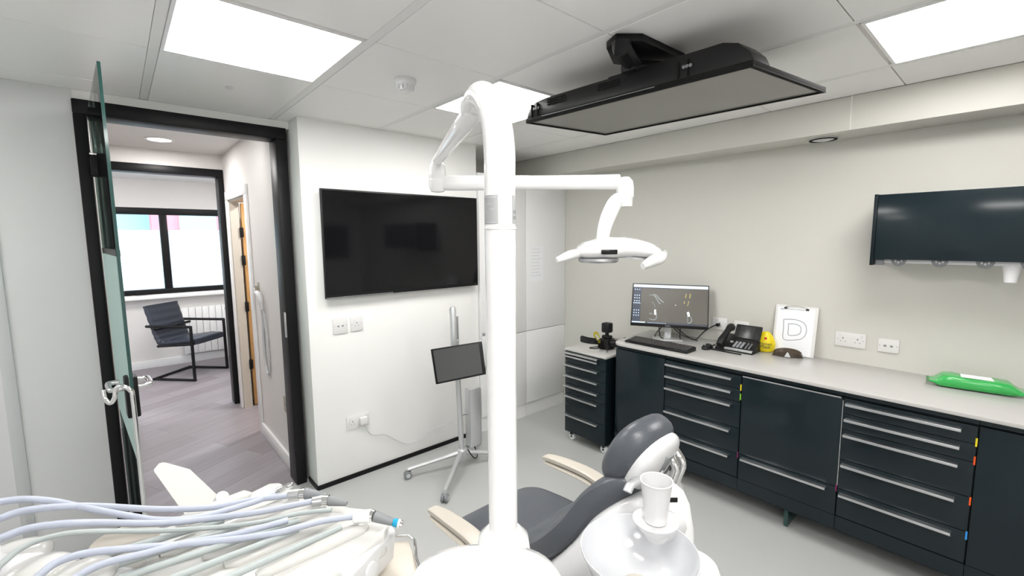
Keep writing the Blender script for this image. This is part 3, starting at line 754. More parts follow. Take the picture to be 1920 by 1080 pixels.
mt(bm, [(.24, .82), (.30, .84), (.335, .80), (.33, .66)], .004); mt(bm, [(.24, .70), (.28, .70)], .006); mt(bm, [(.77, .72), (.79, .80), (.765, .87), (.735, .86)], .004); mt(bm, [(.735, .70), (.74, .84)], .003)
obj('scan_outline', bm, 'mon_bone', sc)
bm = NB()
mt(bm, [(.315, .60), (.315, .64), (.318, .72)], .007); mt(bm, [(.735, .62), (.745, .66), (.75, .72)], .008); mt(bm, [(.575, .47), (.578, .48)], .004)
obj('implant_highlight', bm, 'mon_bright', sc)
bm = NB()
mt(bm, [(.71, .20), (.70, .30)], .004); mt(bm, [(.76, .20), (.755, .30)], .004); mt(bm, [(.69, .38), (.685, .43)], .004); mt(bm, [(.745, .37), (.73, .48)], .003)
obj('amber_roots', bm, 'mon_amber', sc)
u = (q[1] - q[0]).normalized(); w_ = V((0, 0, 1))
obj('maker_badge', text_bm('DELL', .017, Matrix.Translation(mq(.49, .965, -.0014)) @ axes(u, (q[0] - q[3]).normalized(), -nn)), 'keylight', t)
obj('neck', hexa(NB(), [mq(.455, .8, .031), mq(.545, .8, .031), V((*mq(.545, 1, .06).xy, WZ + .008)), V((*mq(.455, 1, .06).xy, WZ + .008))],
         [mq(.455, .8, .05), mq(.545, .8, .05), V((*mq(.545, 1, .08).xy, WZ + .008)), V((*mq(.455, 1, .08).xy, WZ + .008))], .003), 'silver', t)
nh = V((nn.x, nn.y, 0)).normalized(); uh = V((u.x, u.y, 0)).normalized(); fc = V((*mq(.5, 1, .04).xy, WZ + .0005))
obj('foot', P([fc - uh * .10 - nh * .05, fc + uh * .10 - nh * .05, fc + uh * .10 + nh * .07, fc - uh * .10 + nh * .07], (0, 0, .009), .003), 'silver', t)
for ps_ in ([mq(.43, .97, .04), mq(.36, 1.12, .05), V((*mq(.33, 1.1, .05).xy, WZ + .02))], [mq(.38, .97, .04), mq(.40, 1.2, .04), V((*mq(.44, 1, .03).xy, WZ + .012))],
            [mq(.56, .97, .04), mq(.68, 1.15, .03), V((*mq(.88, 1, .02).xy, WZ + .008))], [mq(.66, .97, .04), mq(.66, 1.2, .05), V((*mq(.68, 1, .05).xy, WZ + .008))],
            [mq(.6, .98, .04), mq(.76, 1.18, .04), V((*mq(.86, 1, .05).xy, WZ + .01)), mq(1.0, 1.02, .12), V((XR - .03, 1.41, .985)), V((XR - .012, 1.40, .985))]):
    obj('cable', T(ps_, .0035, k=6, n=8), 'blackplastic', t)
obj('cable_plug', B((XR - .035, 1.39, .974), (XR - .009, 1.412, .996), .003), 'blackplastic', t)
# keyboard
k0, k1 = atz(1187, 634, WZ), atz(1306, 655, WZ)
kx0, kx1, ky0, ky1 = 2.672, 2.80, 1.372, 1.835
t = thing('keyboard', 'black keyboard in front of the monitor', 'keyboard', (2.735, 1.6, WZ))
obj('case', hexa(NB(), [(kx0, ky0, WZ + .0005), (kx1, ky0, WZ + .0005), (kx1, ky1, WZ + .0005), (kx0, ky1, WZ + .0005)], [(kx0, ky0, WZ + .014), (kx1, ky0, WZ + .026), (kx1, ky1, WZ + .026), (kx0, ky1, WZ + .014)], .003), 'blackplastic', t)
bm = NB()
for r_ in range(6):
    for c_ in range(21):
        x = kx0 + .012 + r_ * .0185; y = ky0 + .010 + c_ * .0212; z = WZ + .0145 + (x - kx0) * .094
        box(bm, (x, y, z), (x + .015, y + .0175, z + .006), .0015, 1)
obj('keycaps', bm, 'keys', t)
# mouse
c = atz(1326, 654, WZ)
t = thing('mouse', 'small black computer mouse between keyboard and desk phone', 'mouse', c)
bm = ellipsoid(NB(), (0, 0, 0), (.055, .030, .030), seg=24)
for v in list(bm.verts):
    if v.co.z < 0: v.co.z *= .15
bmesh.ops.translate(bm, vec=c + V((0, 0, .006)), verts=bm.verts[:]); obj('shell', bm, 'blackplastic', t)
obj('wheel', L([(0, -.003), (.008, -.003), (.008, .003), (0, .003)], c + V((-.03, 0, .030)), axis='Y', n=16), 'greyplastic', t)
obj('cord', T([c + V((.05, 0, .008)), c + V((.12, -.02, .02)), c + V((.17, -.10, .006)), c + V((.12, -.22, .004))], .002, k=5, n=6), 'blackplastic', t)
# desk phone
ph = thing('desk_phone', 'black office desk phone with a tilted display, between the mouse and the yellow case', 'telephone', (3.02, 1.2, WZ))
pu = V((0, -1, 0)); pf = V((1, 0, 0))   # across, away
def pp(a, b, z): return V((2.945, 1.315, WZ)) + pu * a + pf * b + V((0, 0, z))
def phx(a0, a1, b0, b1, z00, z01, z10, z11, r=.003):
    """front bottom/top, back bottom/top"""
    return hexa(NB(), [pp(a0, b0, z00), pp(a1, b0, z00), pp(a1, b0, z01), pp(a0, b0, z01)], [pp(a0, b1, z10), pp(a1, b1, z10), pp(a1, b1, z11), pp(a0, b1, z11)], r)
obj('base', phx(0, .235, 0, .17, .0005, .018, .0005, .085), 'blackplastic', ph)
obj('front_trim', phx(.06, .232, -.003, .012, .010, .022, .014, .024, .001), 'silver', ph)
obj('display_housing', phx(.085, .245, .085, .125, .070, .082, .158, .165, .004), 'blackplastic', ph)
obj('display', phx(.115, .205, .0815, .119, .082, .084, .151, .153, .0005), mat('phone_glass', (.03, .033, .033), .3), ph)
bm = NB()
for r_ in range(4):
    for c_ in range(3):
        a = .105 + c_ * .022; b = .018 + r_ * .016; z = .0275 + (b - .0) * .394
        merge(bm, phx(a, a + .014, b, b + .009, z - .006, z + .001, z - .006, z + .0045, .0005))
merge(bm, phx(.072, .09, .058, .07, .045, .052, .045, .057, .0005))
obj('keypad', bm, 'keylight', ph)
bm = NB()
for r_ in range(4):
    for c_ in range(2):
        a = .18 + c_ * .02; b = .018 + r_ * .016; z = .0275 + b * .394
        merge(bm, phx(a, a + .008, b, b + .006, z - .006, z + .001, z - .006, z + .0035, .0005))
obj('function_keys', bm, 'greyplastic', ph)
obj('handset', T([pp(.035, -.01, .035), pp(.035, .02, .062), pp(.035, .09, .105), pp(.035, .15, .130), pp(.035, .18, .118)], [.022, .026, .019, .026, .020], k=4, sq=.95, n=16), 'blackplastic', ph)
obj('handset_cord', T([pp(-.02, .04, .015), pp(-.03, -.01, .006), pp(.02, -.025, .005), pp(.08, -.03, .005)], .004, k=5, n=8), 'blackplastic', ph)
tag(obj('pen', T([pp(.0, -.045, .006), pp(.19, -.055, .006)], [.0055, .004], n=10), 'blackplastic'), 'black pen lying on the worktop in front of the desk phone', 'pen')
# yellow mask case
c = atz(1432, 660, WZ) + V((.02, 0, 0))
t = thing('mask_case', 'yellow egg shaped plastic case with printing, standing next to the desk phone', 'case', c)
prof = [(0, 0), (.034, 0), (.05, .012), (.057, .035), (.056, .06), (.047, .09), (.032, .115), (.018, .128), (0, .132)]
bm = NB(); pr = smooth_path([(a, b) for a, b in prof], 4); lathe(bm, [(max(a, 0), max(b, 0)) for a, b in pr], n=36)
for v in bm.verts: v.co.x *= .62
fd = V((c.x, c.y, 0)).normalized(); sd = V((-fd.y, fd.x, 0))
mm = Matrix.Translation(c + V((0, 0, .0005))) @ axes(fd, sd, V((0, 0, 1)))
bmesh.ops.transform(bm, matrix=mm, verts=bm.verts[:]); obj('shell', bm, 'yellow', t)
bm = L([(0.0567, .0), (.0585, .0), (.0585, .002), (.0567, .002)], n=36)
bm.free()
tm = lambda z, off: Matrix.Translation(c - fd * off + V((0, 0, z))) @ axes(-sd, V((0, 0, 1)), -fd)
bm = text_bm('Pocket', .026, tm(.058, .0385)); merge(bm, text_bm('Mask', .028, tm(.038, .0385))); obj('printing', bm, 'darkink', t)
bm = NB(); box(bm, (-.007, -.008, 0), (.007, .008, .0012), mtx=tm(.092, .0300)); obj('emblem', bm, 'red', t)
# tinted eye shield
c = atz(1474, 672, WZ) + V((.02, 0, 0))
t = thing('eye_shield', 'dark brown curved protective eye shield lying in front of the clipboard', 'eye protection', c)
fd = V((c.x, c.y, 0)).normalized(); sd = V((fd.y, -fd.x, 0))
rings = []
for k in range(17):
    a = (k / 16 - .5); s_ = a * .165; hh_ = .058 * math.sqrt(max(0, 1 - (2 * a) ** 2)) ** .8 + .003; dpt = .03 * (2 * a) ** 2
    p = c + sd * s_ + fd * dpt
    rings.append([p + V((0, 0, .001)), p - fd * .012 + V((0, 0, hh_ * .55 + .001)), p + V((0, 0, hh_)), p + fd * .003 + V((0, 0, hh_)), p - fd * .009 + V((0, 0, hh_ * .55 + .001)), p + fd * .003 + V((0, 0, .001))])
obj('lens', loft(NB(), rings), 'brownlens', t)
obj('nose_piece', hexa(NB(), [c - fd * .016 - sd * .016 + V((0, 0, .008)), c - fd * .016 + sd * .016 + V((0, 0, .008)), c - fd * .014 + sd * .003 + V((0, 0, .036)), c - fd * .014 - sd * .003 + V((0, 0, .036))],
     [c - fd * .010 - sd * .016 + V((0, 0, .008)), c - fd * .010 + sd * .016 + V((0, 0, .008)), c - fd * .010 + sd * .003 + V((0, 0, .036)), c - fd * .010 - sd * .003 + V((0, 0, .036))]), 'lightgrey', t)
for s_ in (-1, 1): obj('temple', T([c + sd * .078 * s_ + fd * .026 + V((0, 0, .006)), c + sd * .06 * s_ + fd * .06 + V((0, 0, .004)), c + sd * .01 * s_ + fd * .07 + V((0, 0, .003))], .0025, k=5, n=8), 'blackplastic', t)
# clipboard leaning on the wall
cy0, cy1 = 1.035, .800
t = thing('clipboard', 'white clipboard with a printed sheet leaning on the wall behind the eye shield', 'clipboard', (3.15, .92, WZ))
def cb(a, b, h):  # a across 0..1, b up 0..1
    zt = WZ + .001 + b * .305; return V((3.135 + b * .045 - h, cy0 + (cy1 - cy0) * a - .0 * b, zt))
def cbr(a0, a1, b0, b1, h0, h1, r=0): return hexa(NB(), [cb(a0, b0, h0), cb(a1, b0, h0), cb(a1, b1, h0), cb(a0, b1, h0)], [cb(a0, b0, h1), cb(a1, b0, h1), cb(a1, b1, h1), cb(a0, b1, h1)], r)
obj('board', cbr(0, 1, 0, 1, 0, .003, .001), 'socket', t)
sh = obj('sheet', cbr(.05, .93, .01, .955, .0035, .0042), 'paper', t)
bm = NB()
def dpath(o, s): return [(.5 + (a - .5) * s + o, .52 + (b - .52) * s) for a, b in ((.22, .70), (.50, .72), (.72, .66), (.78, .50), (.70, .36), (.48, .30), (.26, .30), (.24, .50))]
for s_ in (1.0, .55):
    pts_ = [cb(a, b, .0045) for a, b in dpath(0, s_)]
    tube(bm, [V(p) for p in smooth_path(pts_ + [pts_[0]], 3)], .0028, n=4)
obj('letter_outline', bm, 'ink', sh)
obj('small_logo', cbr(.12, .19, .90, .925, .0043, .005), 'ink', sh)
cl = obj('clip', T([cb(.24, .945, .006), cb(.26, .975, .012), cb(.5, 1.0, .012), cb(.74, .975, .012), cb(.76, .945, .006)], .0022, k=3, n=8), 'chrome', t)
bm = NB()
for a in (.245, .755): merge(bm, cbr(a - .035, a + .035, .925, .955, .004, .012, .001))
obj('clip_corner', bm, 'blackplastic', cl)
obj('clip_bar', cbr(.24, .76, .925, .935, .004, .008), 'chrome', cl)
# wipes pack
t = thing('wipes_pack', 'green plastic wrapped pack of wipes on the right end of the worktop', 'wipes pack', (3.03, .10, WZ))
e0 = V((3.035, .238, WZ)); e1 = V((3.07, -.022, WZ)); ud = (e1 - e0); ln = ud.length; ud.normalize(); vd = V((-ud.y, ud.x, 0))
rings = []
for s_, hw, hh_, zc in ((-.13, .050, .003, .022), (-.06, .052, .008, .022), (.0, .058, .022, .026), (.06, .060, .028, .031), (.18, .061, .030, .033), (.40, .061, .027, .030), (.60, .060, .027, .030), (.72, .060, .029, .032), (.90, .060, .028, .031), (.98, .056, .020, .024), (1.06, .052, .008, .020), (1.13, .050, .003, .020)):
    ring = []
    for k in range(20):
        a = 2 * math.pi * k / 20; cx_ = math.copysign(abs(math.cos(a)) ** .45, math.cos(a)); sz_ = math.copysign(abs(math.sin(a)) ** .45, math.sin(a))
        jit = (random.random() - .5) * .003
        z_ = max(.001, zc + sz_ * hh_ + jit)
        ring.append(e0 + ud * (s_ * ln) + vd * (cx_ * hw + jit) + V((0, 0, z_)))
    rings.append(ring)
obj('wrapper', loft(NB(), rings), 'green', t, angle=60)
for s_ in (-.17, 1.12):
    p = e0 + ud * (s_ * ln)
    obj('end_seal', P([p + vd * .05 + V((0, 0, .021)), p - vd * .05 + V((0, 0, .021)), p - vd * .05 + ud * .014 + V((0, 0, .021)), p + vd * .05 + ud * .014 + V((0, 0, .021))], (0, 0, .0022)), 'greendark', t)
p = e0 + ud * (ln * .5)
obj('resealable_label', P([p + ud * (-.055) - vd * .032 + V((0, 0, .0585)), p + ud * .055 - vd * .032 + V((0, 0, .0585)), p + ud * .055 + vd * .032 + V((0, 0, .0585)), p + ud * (-.055) + vd * .032 + V((0, 0, .0585))], (0, 0, .002)), 'paper', t)
bm = NB()
for a_, b_, c_ in ((.02, .2, .05), (.12, .3, .055), (.2, .25, .05)): pass
bm.free()

# camera on the cart
c = V((2.80, 2.03, MT))
cc = atz(1134, 655, MT)
t = thing('photo_camera', 'black camera with flash and yellow and black strap on the mobile cart', 'camera', cc)
c = cc
obj('body', B(c + V((-.02, -.045, .0005)), c + V((.07, .045, .085)), .010), 'blackplastic', t)
obj('grip', B(c + V((-.035, .005, .005)), c + V((-.015, .043, .075)), .009), 'softblack', t)
obj('hot_shoe', B(c + V((-.002, -.035, .085)), c + V((.055, .035, .108)), .010), 'blackplastic', t)
obj('flash_foot', T([c + V((.025, 0, .105)), c + V((.025, 0, .135))], [.016, .012], n=12), 'blackplastic', t)
obj('flash_head', B(c + V((-.008, -.034, .128)), c + V((.058, .034, .205)), .012, 3), 'blackplastic', t)
ln_ = obj('lens', T([c + V((.03, -.04, .05)), c + V((.05, -.11, .052)), c + V((.055, -.135, .053))], [.030, .030, .034], n=24), 'blackplastic', t)
obj('ring_flash', T([c + V((.057, -.137, .058)), c + V((.062, -.162, .060))], [.048, .05], n=28), 'softblack', ln_)
def strap(bm, pts, w, th=.0015, up=(0, 0, 1)):
    pts = [V(a) for a in smooth_path(pts, 6)]; rings = []
    for i, p in enumerate(pts):
        tt = (pts[min(i + 1, len(pts) - 1)] - pts[max(i - 1, 0)]).normalized(); s = V(up); n_ = tt.cross(s)
        if n_.length < 1e-4: n_ = V((1, 0, 0))
        n_.normalize(); rings.append([p - s * w / 2 - n_ * th, p - s * w / 2 + n_ * th, p + s * w / 2 + n_ * th, p + s * w / 2 - n_ * th])
    return loft(bm, rings)
pt = lambda px, py, d=0: (lambda g_: V((g_.x, g_.y, max(MT + .002, g_.z))))(atd(px, py, 3.32 + d))
obj('strap', strap(NB(), [c + V((.0, .046, .045)), pt(1117, 642), pt(1100, 640), pt(1089, 637), pt(1091, 633), pt(1103, 636), pt(1118, 638)], .03), 'blackplastic', t)
obj('strap_yellow', strap(NB(), [c + V((.02, .046, .05)), pt(1121, 640, .05), pt(1116, 632, .05), pt(1113, 626, .05), pt(1120, 625, .05), pt(1125, 634, .05)], .022), 'yelstrap', t)
obj('strap_loop', T([c + V((-.01, .046, .02)), c + V((-.03, .08, .008)), c + V((-.06, .10, .004)), c + V((-.05, .06, .003)), c + V((-.015, .05, .006))], .004, k=5, n=6), 'blackplastic', t)
obj('strap_tail', strap(NB(), [c + V((.0, -.046, .04)), c + V((-.05, -.065, .03)), c + V((-.075, -.075, .006))], .02), 'blackplastic', t)

# ============================================================ DENTAL CHAIR
CX = 1.09
ch = thing('dental_chair', 'reclined grey leather dental chair with white shell and padded headrest', 'dental chair', (CX, 1.05, 0))
def ribbon(path, halfw, th, nseg=16, edge=.35, center=CX, dish=0.0):
    """path: list of (y,z); halfw, th: lists. upholstered slab swept along the path in the yz plane"""
    q = smooth_path([(y, z, h_, t_) for (y, z), h_, t_ in zip(path, halfw, th)], 6); rings = []
    cl_ = center if isinstance(center, list) else [center] * len(path)
    cq = [c_[0] for c_ in smooth_path([(c__, 0) for c__ in cl_], 6)]
    for i, (y, z, h_, t_) in enumerate(q):
        y2, z2 = q[min(i + 1, len(q) - 1)][:2]; y1_, z1_ = q[max(i - 1, 0)][:2]
        tv_ = V((0, y2 - y1_, z2 - z1_)).normalized(); n_ = V((1, 0, 0)).cross(tv_)
        if n_.z < 0: n_ = -n_
        s_ = 1.0
        e = min(i, len(q) - 1 - i)
        if e < 3: s_ = (.55, .82, .95)[e]
        ring = []
        for k in range(nseg):
            a = 2 * math.pi * k / nseg; cx_ = math.copysign(abs(math.cos(a)) ** edge, math.cos(a)); sz_ = math.copysign(abs(math.sin(a)) ** edge, math.sin(a))
            dd_ = dish * (cx_ ** 2) if sz_ > 0 else dish * cx_ ** 2
            ring.append(V((cq[i], y, z)) + V((1, 0, 0)) * cx_ * h_ * (.92 + .08 * s_) + n_ * (sz_ * t_ / 2 * s_ + dd_))
        rings.append(ring)
    return loft(NB(), rings)
# centre path of the cushion, from the knee edge to the shoulders
backp = [(1.07, .565), (.985, .605), (.905, .668), (.838, .724), (.768, .808), (.714, .893), (.665, .945), (.618, .970)]
obj('back_cushion', ribbon(backp, [.235, .24, .243, .243, .225, .19, .15, .10], [.07, .075, .08, .085, .085, .085, .075, .05], center=[CX, CX, CX, CX, 1.085, 1.07, 1.055, 1.035], nseg=24, edge=.45, dish=.006), 'leather', ch)
seatp = [(1.40, .47), (1.31, .505), (1.20, .52), (1.10, .525), (1.0, .54)]
obj('seat_cushion', ribbon(seatp, [.20, .215, .22, .225, .225], [.07] * 5, nseg=24, edge=.35), 'leather', ch)
shp = [(y - o_, z - o_ * 1.05) for (y, z), o_ in zip(backp, (.055, .055, .055, .055, .055, .05, .042, .03))]
obj('back_shell', ribbon(shp, [.235, .25, .255, .255, .235, .195, .145, .09], [.03, .06, .10, .13, .14, .13, .09, .05], center=[CX, CX, CX, CX, 1.082, 1.065, 1.045, 1.02], nseg=24, edge=.6), 'white', ch)
obj('seat_base', B((CX - .21, .86, .36), (CX + .21, 1.36, .475), .03, 3), 'white', ch)
obj('pedestal', B((CX - .13, .85, .05), (CX + .13, 1.15, .37), .03, 3), 'white', ch)
obj('floor_plate', B((CX - .28, .6, 0), (CX + .28, 1.45, .05), .02, 3), 'lightgrey', ch)
# headrest
hc = V((CX - .062, .652, 1.028)); hv = V((0, -.46, .89)).normalized(); hn = V((0, .89, .46)).normalized(); hx = V((1, 0, 0))
tilt = Matrix.Rotation(math.radians(8), 4, hn)
hm = Matrix.Translation(hc) @ axes(hx, hv, hn)
hr = obj('headrest_cushion', ellipsoid(NB(), (0, 0, 0), (.150, .142, .044), mtx=None, p=.72), 'leather', ch)
me = hr.data
w_inv = parent_world(ch).inverted()
bm = NB(); ellipsoid(bm, (0, 0, 0), (.108, .108, .054), p=.76)
for v in bm.verts: v.co.z += .010 * (v.co.x / .115) ** 2
bmesh.ops.transform(bm, matrix=w_inv @ hm, verts=bm.verts[:]); bm.to_mesh(me); bm.free(); me.shade_smooth(); 
bm = NB(); ellipsoid(bm, (0, -.002, -.041), (.092, .097, .033), p=.8)
bmesh.ops.transform(bm, matrix=hm, verts=bm.verts[:]); hs = obj('headrest_shell', bm, 'white', ch)
bm = NB(); box(bm, (-.016, .0, -.077), (.016, .06, -.064), .004, mtx=hm); obj('shell_slot', bm, 'greyplastic', hs)
j0 = hm @ V((0, .0, -.07)); j1 = atd(1218, 868, 1.18); j2 = atd(1232, 900, 1.17)
bm = T([j0, j1], [.016, .018], n=14); obj('headrest_joint', bm, 'chrome', ch)
bm = NB(); tube(bm, [j1 + V((-.03, .02, 0)), j1 + V((.03, -.02, .006))], .017, n=16); tube(bm, [j1 + V((.01, -.01, .01)), atd(1250, 858, 1.17)], .012, n=12)
obj('clamp_lever', bm, 'alu', ch)
bm = NB()
for dx in (-.018, .018): tube(bm, [V((CX + dx, .60, .90)), V((CX + dx, .575, .97)), V((CX + dx, .57, 1.0)), V((CX + dx, .595, 1.03))], .011, k=5, n=14)
obj('headrest_bars', bm, 'chrome', ch)
obj('hand_grip', T([atd(1176, 922, 1.10), atd(1183, 908, 1.11), atd(1196, 901, 1.12), atd(1206, 903, 1.13), atd(1212, 912, 1.13)], .006, k=5, n=10, sq=2.0), 'silver', ch)
def armrest(px, w0, label):
    a = obj('armrest', ribbon([(1.36, .625), (1.25, .64), (1.10, .645), (.98, .615), (.93, .58)], [.020, .028, .030, .030, .022], [.022] * 5, nseg=16, edge=.4, center=px), 'cream', ch)
    obj('armrest_lip', ribbon([(1.35, .606), (1.25, .620), (1.10, .625), (.98, .595)], [.020, .034, .036, .03], [.008] * 4, nseg=12, edge=.4, center=px - .004), 'cream', a)
    obj('armrest_support', T([V((px, 1.0, .605)), V((px + (.03 if px < CX else -.03), .99, .48)), V((px + (.08 if px < CX else -.08), .98, .42))], [.02, .022, .022], k=4, n=12), 'white', a)
armrest(.795, .03, ''); armrest(1.385, .03, '')

# ============================================================ DENTAL UNIT (lamp post, body, cuspidor)
UH = V((.7516, -.6596, 0)); VH = V((.6596, .7516, 0))   # across the room as seen, and away
un_ = thing('dental_unit', 'white dental unit body at the foot of the lamp post', 'dental unit', (.5, .62, 0))
rings = []
cb0 = V((.455, .600, 0))
for z, a, b in ((.30, .13, .11), (.55, .15, .12), (.80, .165, .13), (.90, .165, .13), (.95, .158, .124), (.985, .135, .105), (1.003, .10, .075), (1.010, .05, .035)):
    rings.append([cb0 + UH * a * math.copysign(abs(math.cos(t_)) ** .8, math.cos(t_)) + VH * b * math.copysign(abs(math.sin(t_)) ** .8, math.sin(t_)) + V((0, 0, z)) for t_ in [2 * math.pi * k / 40 for k in range(40)]])
obj('body_cover', loft(NB(), rings), 'whitegloss', un_)
obj('post_collar', T([V((.600, .7195, .45)), V((.600, .7195, .90)), V((.600, .7195, .945)), V((.600, .7195, .965))], [.062, .062, .055, .036], n=32), 'whitegloss', un_)
obj('pedestal', L([(0, 0), (.16, 0), (.16, .03), (.11, .08), (.11, .5), (0, .5)], (.54, .66, 0), n=32), 'white', un_)
# cuspidor tower
tw = thing('cuspidor', 'white spittoon unit with a pale glass bowl and cup ledge beside the dental chair', 'spittoon', (.8, .45, 0))
tc_ = atd(1268, 1000, 1.06)
tc_ = V((tc_.x + .01, tc_.y + .015, 0))
rings = []
for z, a, b, sh_ in ((.0, .09, .06, 0), (.3, .07, .05, 0), (.80, .052, .040, 0), (.93, .047, .038, -.002), (.985, .040, .034, -.006), (1.012, .030, .026, -.010), (1.022, .012, .010, -.013)):
    rings.append([tc_ + UH * (a * math.copysign(abs(math.cos(t_)) ** .7, math.cos(t_)) + sh_) + VH * b * math.copysign(abs(math.sin(t_)) ** .7, math.sin(t_)) + V((0, 0, z)) for t_ in [2 * math.pi * k / 32 for k in range(32)]])
obj('tower', loft(NB(), rings), 'whitegloss', tw)
dp = atd(1261, 937, 1.012)
obj('control_display', B((-.011, -.002, -.0055), (.011, .0, .0055), .0005, mtx=Matrix.Translation(dp) @ axes(UH, VH, V((0, 0, 1)))), 'screen', tw)
bc = atd(1198, 1030, .945)
bw = [(.022, -.095), (.06, -.085), (.095, -.055), (.114, -.012), (.119, .002), (.121, .002), (.121, -.002), (.1165, -.014), (.098, -.060), (.062, -.090), (.022, -.100)]
bm = NB(); t2 = bmesh.new(); n_ = 48
loft(t2, [[V((r_ * math.cos(2 * math.pi * k / n_), r_ * math.sin(2 * math.pi * k / n_), z_)) for k in range(n_)] for r_, z_ in bw], cap=False, closed=True)
bmesh.ops.translate(t2, vec=bc, verts=t2.verts[:]); merge(bm, t2)
obj('bowl', bm, 'bowl', tw, angle=70)
obj('bowl_support', L([(0, -.10), (.05, -.104), (.07, -.13), (.06, -.25), (0, -.25)], bc, n=32), 'white', tw)
obj('drain_cover', L([(0, -.072), (.02, -.074), (.034, -.082), (.038, -.095), (.0, -.097)], bc, n=32), 'cream', tw)
rc = atd(1229, 977, .995)
bm = L([(0, -.03), (.022, -.03), (.040, -.012), (.046, 0), (.049, .004), (.046, .006), (.040, .001), (0, -.001)], rc, n=36)
obj('cup_ledge', bm, 'white', tw)
obj('ledge_bracket', T([rc + V((0, 0, -.02)), V((tc_.x, tc_.y, rc.z - .05))], [.03, .04], n=16), 'white', tw)
obj('side_tray', L([(0, 0), (.06, 0), (.07, .006), (.066, .012), (0, .010)], atd(1290, 1068, 1.06), n=32), 'whitegloss', tw)
obj('tray_arm', T([atd(1290, 1070, 1.06) + V((0, 0, -.01)), V((tc_.x, tc_.y, atd(1290, 1070, 1.06).z - .03))], .012, n=12), 'white', tw)
t = thing('plastic_cup', 'white plastic drinking cup standing on the spittoon ledge', 'cup', rc)
z0 = .002
obj('cup_wall', L([(0, z0), (.024, z0), (.0285, .05), (.0335, .092), (.0355, .094), (.0355, .096), (.0325, .096), (.0275, .05), (.0225, z0 + .002), (0, z0 + .003)], rc + V((0, 0, 0)), n=36), 'white', t)

# lamp post
lp = thing('dental_lamp', 'white dental lamp on a tall curved post with two jointed arms', 'dental lamp', (.6, .7196, .95))
px_, py_ = .600, .7196
top = [V((px_, py_, .93)), V((px_, py_, 1.4)), V((px_, py_, 1.70)), V((px_ + .002, py_ + .002, 1.78)), V((px_ + .004, py_ + .014, 1.842)), V((px_ + .010, py_ + .045, 1.890)), V((px_ + .020, py_ + .085, 1.913)), V((px_ + .032, py_ + .13, 1.908)), V((px_ + .040, py_ + .155, 1.895))]
obj('post', tube(NB(), top, [.0318, .0318, .0320, .0322, .0315, .0305, .029, .0265, .022], n=36, k=6), 'whitegloss', lp)
obj('post_ring', L([(.0322, -.003), (.0332, -.002), (.0332, .002), (.0322, .003)], (px_, py_, aty(912, 428, py_).z), n=40), 'socket', lp)
# label wrapped on the post
zl1, zl0 = atd(940, 373, .985).z, atd(940, 422, .985).z
ringp = lambda r_, a: V((px_ + r_ * math.cos(a), py_ + r_ * math.sin(a), 0))
ca = math.atan2(-py_, -px_)
def wrap(bm, a0, a1, zb, zt, r_, n=14):
    out = [ringp(r_, a0 + (a1 - a0) * k / n) for k in range(n + 1)] + [ringp(r_ - .0006, a1 - (a1 - a0) * k / n) for k in range(n + 1)]
    return prism(bm, [p + V((0, 0, zb)) for p in out], (0, 0, zt - zb))
lbl = obj('rating_label', wrap(NB(), ca - 1.25, ca - .12, zl0, zl1, .0328), 'chipgrey', lp, angle=60)
obj('rating_label', wrap(NB(), ca + .85, ca + 1.45, zl0, zl1, .0328), 'chipgrey', lp, angle=60)
bm = NB(); hL = zl1 - zl0
for b, a0, a1, th_ in ((.93, .0, .95, .05), (.70, 0, .6, .03), (.60, 0, .28, .02), (.51, 0, .2, .02), (.52, .45, .8, .025), (.43, .06, .4, .02), (.05, 0, .95, .04)):
    wrap(bm, ca - 1.22 + a0 * 1.08, ca - 1.22 + a1 * 1.08, zl0 + b * hL - th_ * hL / 2, zl0 + b * hL + th_ * hL / 2, .0331, 8)
obj('label_text', bm, 'ink', lbl)
bm = NB()
for b, s_ in ((.91, .05), (.69, .03), (.05, .05)): wrap(bm, ca - 1.24, ca - 1.14, zl0 + (b - s_ * .8) * hL, zl0 + (b + s_ * .8) * hL, .0333, 3)
for r_ in range(2):
    for c_ in range(2): wrap(bm, ca + .95 + c_ * .22, ca + 1.08 + c_ * .22, zl0 + (.16 + r_ * .2) * hL, zl0 + (.28 + r_ * .2) * hL, .0333, 3)
obj('label_marks', bm, 'greyplastic', lbl)
# first arm, descends away from the post
a0 = V((px_ + .036, py_ + .135, 1.892)); a1 = atd(818, 302, 1.40)
obj('upper_arm', tube(NB(), [a0 + (a0 - a1) * .04, a0, a0 + (a1 - a0) * .3, a0 + (a1 - a0) * .75, a1], [.016, .025, .0255, .020, .0175], n=28, sq=.85), 'whitegloss', lp)
kz = atd(820, 330, 1.40)
obj('elbow_joint', L([(0, .042), (.018, .042), (.024, .034), (.0265, .01), (.0270, .0), (.0255, -.008), (.027, -.01), (.0265, -.03), (.020, -.046), (0, -.050)], (kz.x, kz.y, kz.z - .002), n=32), 'whitegloss', lp)
b0 = atd(824, 343, 1.40); b1 = atd(1168, 342, 1.40); b0.z = b1.z = (b0.z + b1.z) / 2
obj('lower_arm', tube(NB(), [b0, b0 + (b1 - b0) * .08, b0 + (b1 - b0) * .5, b0 + (b1 - b0) * .84, b1 - (b1 - b0) * .02], [.021, .0225, .022, .023, .024], n=28, sq=.8), 'whitegloss', lp)
ej = atd(1172, 352, 1.40)
obj('end_joint', L([(0, .034), (.014, .032), (.024, .02), (.0275, .0), (.0275, -.028), (.025, -.031), (.0235, -.058), (0, -.060)], (ej.x, ej.y, ej.z - .0), n=32), 'whitegloss', lp)
n0_ = ej + V((0, 0, -.03)) - UH * .008
nk = [n0_ - UH * .006, atd(1155, 378, 1.39), atd(1143, 400, 1.385), atd(1134, 425, 1.38), atd(1129, 452, 1.375)]
